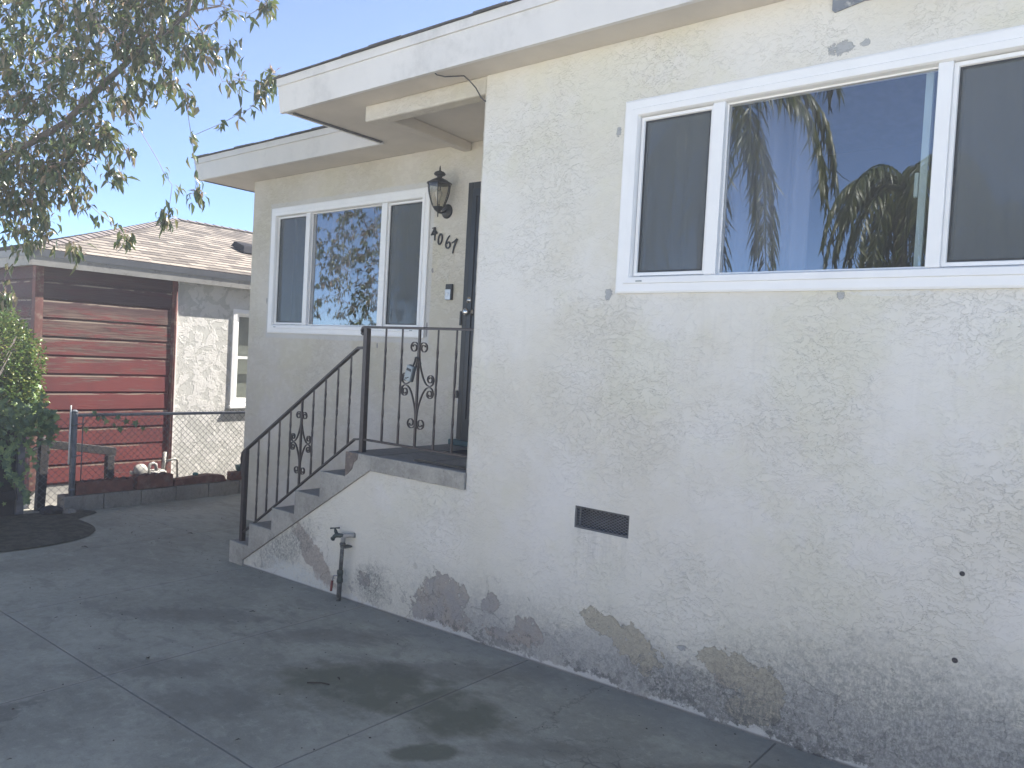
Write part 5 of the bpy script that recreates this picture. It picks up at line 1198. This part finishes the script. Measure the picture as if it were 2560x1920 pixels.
# ---- clipped shrub against the neighbour's wall
def shrub(center, radii_, n_, parent, mat, ln, wd, shell=0.55):
    d = rng.normal(0, 1, (n_, 3)); d /= np.linalg.norm(d, axis=1, keepdims=True); r_ = rng.uniform(shell, 1.0, n_)[:, None]
    nz = np.array([1+0.22*noise.noise(Vector(x)*2.6)+0.10*noise.noise(Vector(x)*7) for x in d])[:, None]
    P = np.array(center)+d*r_*nz*np.array(radii_); return leaves(P, d+np.array([0, 0, 0.35])+rng.normal(0, 0.6, (n_, 3)), ln, wd)
sh = thing('shrub', 'dense rounded green shrub standing behind the ivy fence', 'shrub', (-8.75, -1.25, -0.1))
leafmesh('foliage', [shrub((-8.88, -0.92, 1.40), (0.30, 0.60, 0.62), 10000, None, None, 0.046, 0.026, 0.75), shrub((-8.9, -1.75, 1.35), (0.35, 0.7, 0.75), 6000, None, None, 0.040, 0.020), shrub((-8.86, -0.70, 1.08), (0.26, 0.40, 0.42), 4500, None, None, 0.046, 0.026, 0.7)], M_SHRUB, sh)
smb = MB()
for k in range(22):
    a = random.uniform(0, 6.28); e = Vector((-8.74+0.35*math.cos(a), -1.15+0.55*math.sin(a), random.uniform(0.9, 1.8))); smb.tube([(-8.75, -1.2, -0.1), (-8.75+0.1*math.cos(a), -1.2+0.15*math.sin(a), 0.6), e], [0.02, 0.012, 0.003], 5)
smb.build('stems', M_BARK, sh, recalc=False)
# ---- ivy on the fences
iv = thing('ivy', 'glossy ivy hanging over the board fence and trailing along the wire fence', 'ivy', (-8.6, -0.6, 0.0))
def ivyleaf(P, Nn, size):
    n_ = len(P); Nn = Nn/np.linalg.norm(Nn, axis=1, keepdims=True); up = np.tile([0, 0, -1.0], (n_, 1))+rng.normal(0, 0.5, (n_, 3)); up -= Nn*(up*Nn).sum(1, keepdims=True); up /= np.linalg.norm(up, axis=1, keepdims=True); sd_ = np.cross(up, Nn)
    shp = [(0, -0.1), (0.42, -0.28), (0.28, 0.08), (0.52, 0.32), (0.22, 0.36), (0, 0.85), (-0.22, 0.36), (-0.52, 0.32), (-0.28, 0.08), (-0.42, -0.28)]
    s_ = (size*rng.uniform(0.6, 1.3, n_))[:, None]
    V = np.stack([P+Nn*s_*0.08]+[P+sd_*s_*a+up*s_*b-Nn*s_*0.12*abs(a) for a, b in shp], 1).reshape(-1, 3)
    T = np.array([[0, i+1, (i+1) % 10+1] for i in range(10)]); T = (T[None]+(np.arange(n_)*11)[:, None, None]).reshape(-1, 3)
    return V, T, np.zeros((0, 4), int)
P = []; Nn = []
for _ in range(620):       # mound on top of the fence
    y_ = -0.30-abs(random.gauss(0, 0.5)); P.append((XFN+random.gauss(0.03, 0.10), y_, 0.90+random.gauss(0, 0.10)-max(0, (y_+0.42))*0.6)); Nn.append((1.0+random.gauss(0, .5), random.gauss(-0.3, .5), 0.6+random.gauss(0, .4)))
for _ in range(420):       # hanging curtain, thinning out downwards
    y_ = -0.45-random.random()*1.6; z_ = 0.82-abs(random.gauss(0, 0.28)); P.append((-8.56+random.gauss(0, 0.02), y_, max(-0.03, z_))); Nn.append((1, random.gauss(-0.2, .4), random.gauss(0.3, .3)))
for k in range(70): # trails
    u = random.random(); P.append((-8.54, -0.60-0.10*math.sin(u*5)-0.02, 0.7-u*0.62)); Nn.append((1, -0.3, 0.4))
trail = [(-0.02, 0.80), (0.05, 0.90), (0.16, 0.935), (0.25, 0.90), (0.36, 0.86), (0.48, 0.82), (0.60, 0.785), (0.72, 0.76)]
leafP = [(0.02, 0.785), (0.10, 0.96), (0.14, 0.90), (0.20, 0.885), (0.23, 0.865), (0.30, 0.82), (0.355, 0.90), (0.37, 0.78), (0.44, 0.86), (0.53, 0.84), (0.62, 0.775)]
for y_, z_ in leafP: P.append((XFN+0.035, y_, z_)); Nn.append((1, random.gauss(-.3, .3), random.gauss(.2, .2)))
leafmesh('leaves', [ivyleaf(np.array(P), np.array(Nn), 0.062)], M_IVY, iv)
ib = MB().tube([(XFN+0.03, y_, z_) for y_, z_ in trail], 0.003, 5).tube([(-8.55, -0.62, 0.85), (-8.545, -0.68, 0.5), (-8.545, -0.60, 0.1)], 0.006, 5).tube([(-8.55, -1.0, 0.9), (-8.545, -0.9, 0.4), (-8.545, -1.0, 0.0)], 0.006, 5)
ib.build('vine', M_BARK, iv, recalc=False)

# ---- palms across the drive, mirrored in the windows
def palm(label, x, y, h, fl, nf, seed, droopk=1.0, lw=0.035, step=0.045):
    rnd = random.Random(seed); t = thing('palm_tree', label, 'palm tree', (x, y, -0.1), 'palms across the driveway')
    P = [(x+0.12*math.sin(k*0.5), y, -0.15+(h+0.15)*k/12) for k in range(13)]
    MB().tube(P, [0.17-0.05*k/12 + 0.006*(k % 2) for k in range(13)], 12).build('trunk', M_BARK, t)
    top = Vector(P[-1]); Vp = []; Dp = []; Up = []; fr = MB()
    for k in range(nf):
        az = 2*math.pi*k/nf+rnd.uniform(-.2, .2); el = R(rnd.uniform(-25, 75)); pos = top.copy(); n_ = 16; L = fl*rnd.uniform(0.85, 1.1); pts_ = [pos.copy()]; d = Vector((math.cos(az)*math.cos(el), math.sin(az)*math.cos(el), math.sin(el)))
        for i in range(n_):
            d = (d+Vector((0, 0, -0.13*droopk*(1+i*0.12)))).normalized(); pos = pos+d*(L/n_); pts_.append(pos.copy())
        fr.tube(pts_, [0.022*(1-i/(n_+1))+0.004 for i in range(n_+1)], 5, cap=False)
        for i in range(2, n_):
            a, b = pts_[i], pts_[i+1]; tn = (b-a).normalized(); sd_ = tn.cross(Vector((0, 0, 1))); sd_ = sd_.normalized() if sd_.length > 0.05 else Vector((1, 0, 0))
            m_ = max(1, int((L/n_)/step))
            for j in range(m_):
                for s_ in (-1, 1):
                    Vp.append(a.lerp(b, j/m_)); Dp.append(tn*0.55+sd_*s_*rnd.uniform(0.5, 0.9)+Vector((0, 0, -0.55*rnd.uniform(0.6, 1.5)))); Up.append((rnd.gauss(0, .3), rnd.gauss(0, .3), 1))
    fr.build('frond_ribs', M_PALM, t, recalc=False)
    leafmesh('fronds', [leaves(np.array(Vp), np.array(Dp), 0.55*fl/2.6, lw, fold=0.1, curl=0.30, up=np.array(Up))], M_PALM, t)
palm('nearer tall palm across the driveway, its drooping fronds mirrored in the large window', -5.0, -6.9, 5.6, 2.7, 16, 3)
palm('bushy farther palm mirrored low in the large window', -3.75, -12.6, 5.3, 2.2, 34, 5, 1.0, 0.05)
palm('second bushy palm mirrored at the lower right of the large window', -5.0, -12.8, 3.2, 2.0, 30, 9, 1.0, 0.05)
palm('farthest palm mirrored at the right end of the large window', -2.6, -13.6, 4.6, 2.2, 26, 11, 1.0, 0.05)

# fallen leaves on the paving
proto = None
for i, (x, y_, s_) in enumerate(((-6.90, -0.66, 0.05), (-6.757, 0.262, 0.045), (-8.0, 0.62, 0.03), (-4.06, -1.44, 0.035), (-4.37, -0.60, 0.032), (-7.25, 0.83, 0.028), (-6.95, 0.30, 0.02), (-3.15, -0.90, 0.02), (-2.9, -1.6, 0.02), (-5.1, -1.5, 0.02), (-3.3, -0.35, 0.015), (-2.2, -0.2, 0.013), (-7.5, 0.2, 0.022), (-3.4, -2.3, 0.018), (-2.6, -1.45, 0.014))):
    if proto is None:
        V, T, Q = leaves(np.array([[0, 0, 0.0]]), np.array([[1, 0, 0.1]]), 1.0, 0.45, 0.2, 0.15, up=np.array([[0, 0, 1.0]]))
        proto = leafmesh('fallen_leaf', [(V, T, Q)], M_DEAD)
    o = proto if i == 0 else proto.copy()
    if i: COL.objects.link(o)
    o.location = (x, y_, gz(x)+0.008); o.rotation_euler = (random.uniform(-.2, .2), random.uniform(-.2, .2), random.uniform(0, 6.28)); o.scale = (s_*1.3,)*3
    lab = {0: 'largest curled brown leaf on the paving beside the soil bed', 1: 'dry brown leaf on the paving left of the foot of the steps', 5: 'dry leaf on the paving near the house corner', 3: 'dark oval leaf alone on the slab nearest the camera', 4: 'small reddish leaf on the paving before the garden tap'}.get(i, 'tiny dry brown scrap of leaf lying on the concrete paving')
    tag(o, lab, 'leaf', 'dry leaves scattered on the paving')
tw_ = MB().tube([(-3.20, -1.05, gz(-3.2)+0.008), (-3.15, -1.00, gz(-3.2)+0.009), (-3.11, -0.98, gz(-3.2)+0.007)], 0.003, 5).build('twig', M_DEAD); tag(tw_, 'short dry twig on the mossy part of the driveway', 'twig')

gw = MB().box(-17, 9.5, -9.2, -9.0, -0.16, 1.7).build('bounce_wall', M_BOUNCE); tag(gw, 'unseen pale wall added across the driveway to bounce sunlight', 'wall')  # unseen, added to throw sunlight back onto facade and soffits

db_ = MB(); random.seed(11)
for _ in range(260):
    x = random.uniform(-8.2, -0.6); y_ = -random.random()**1.6*3.0 + (0.0 if x > -5.7 else 1.6*random.random()); z = gz(x)+0.004; q = random.uniform(0.002, 0.006); a = random.uniform(0, 3.1)
    if y_ > -0.02 and x > -7.25: y_ = -0.03-0.1*random.random()
    dx_, dy_ = q*math.cos(a), q*math.sin(a); k_ = random.uniform(0.4, 1.8)
    db_.add([(x-dx_*k_, y_-dy_*k_, z), (x+dy_, y_-dx_, z), (x+dx_*k_, y_+dy_*k_, z), (x-dy_, y_+dx_, z), (x, y_, z+q*0.8)], [(0, 1, 4), (1, 2, 4), (2, 3, 4), (3, 0, 4)])
dbo = db_.build('debris', M_DEAD, recalc=False); tag(dbo, 'grit and leaf crumbs strewn over the paving', kind='stuff')

# ------------------------------------------------------------------ air: thin milky volume added to imitate lens glare
hz_ = MB().box(-19, 11, -18, 13, -1.2, 8.6)
hm = bpy.data.materials.new('glare_haze_air'); hm.use_nodes = True; ht = hm.node_tree; ht.nodes.clear()
ho = ht.nodes.new('ShaderNodeOutputMaterial'); hv = ht.nodes.new('ShaderNodeVolumePrincipled'); hv.inputs['Color'].default_value = (0.93, 0.96, 1, 1); hv.inputs['Density'].default_value = 0.0080; hv.inputs['Anisotropy'].default_value = 0.35
ht.links.new(hv.outputs[0], ho.inputs['Volume']); glare_haze = hz_.build('glare_haze', hm); tag(glare_haze, 'thin milky air added to imitate lens glare', kind='stuff')
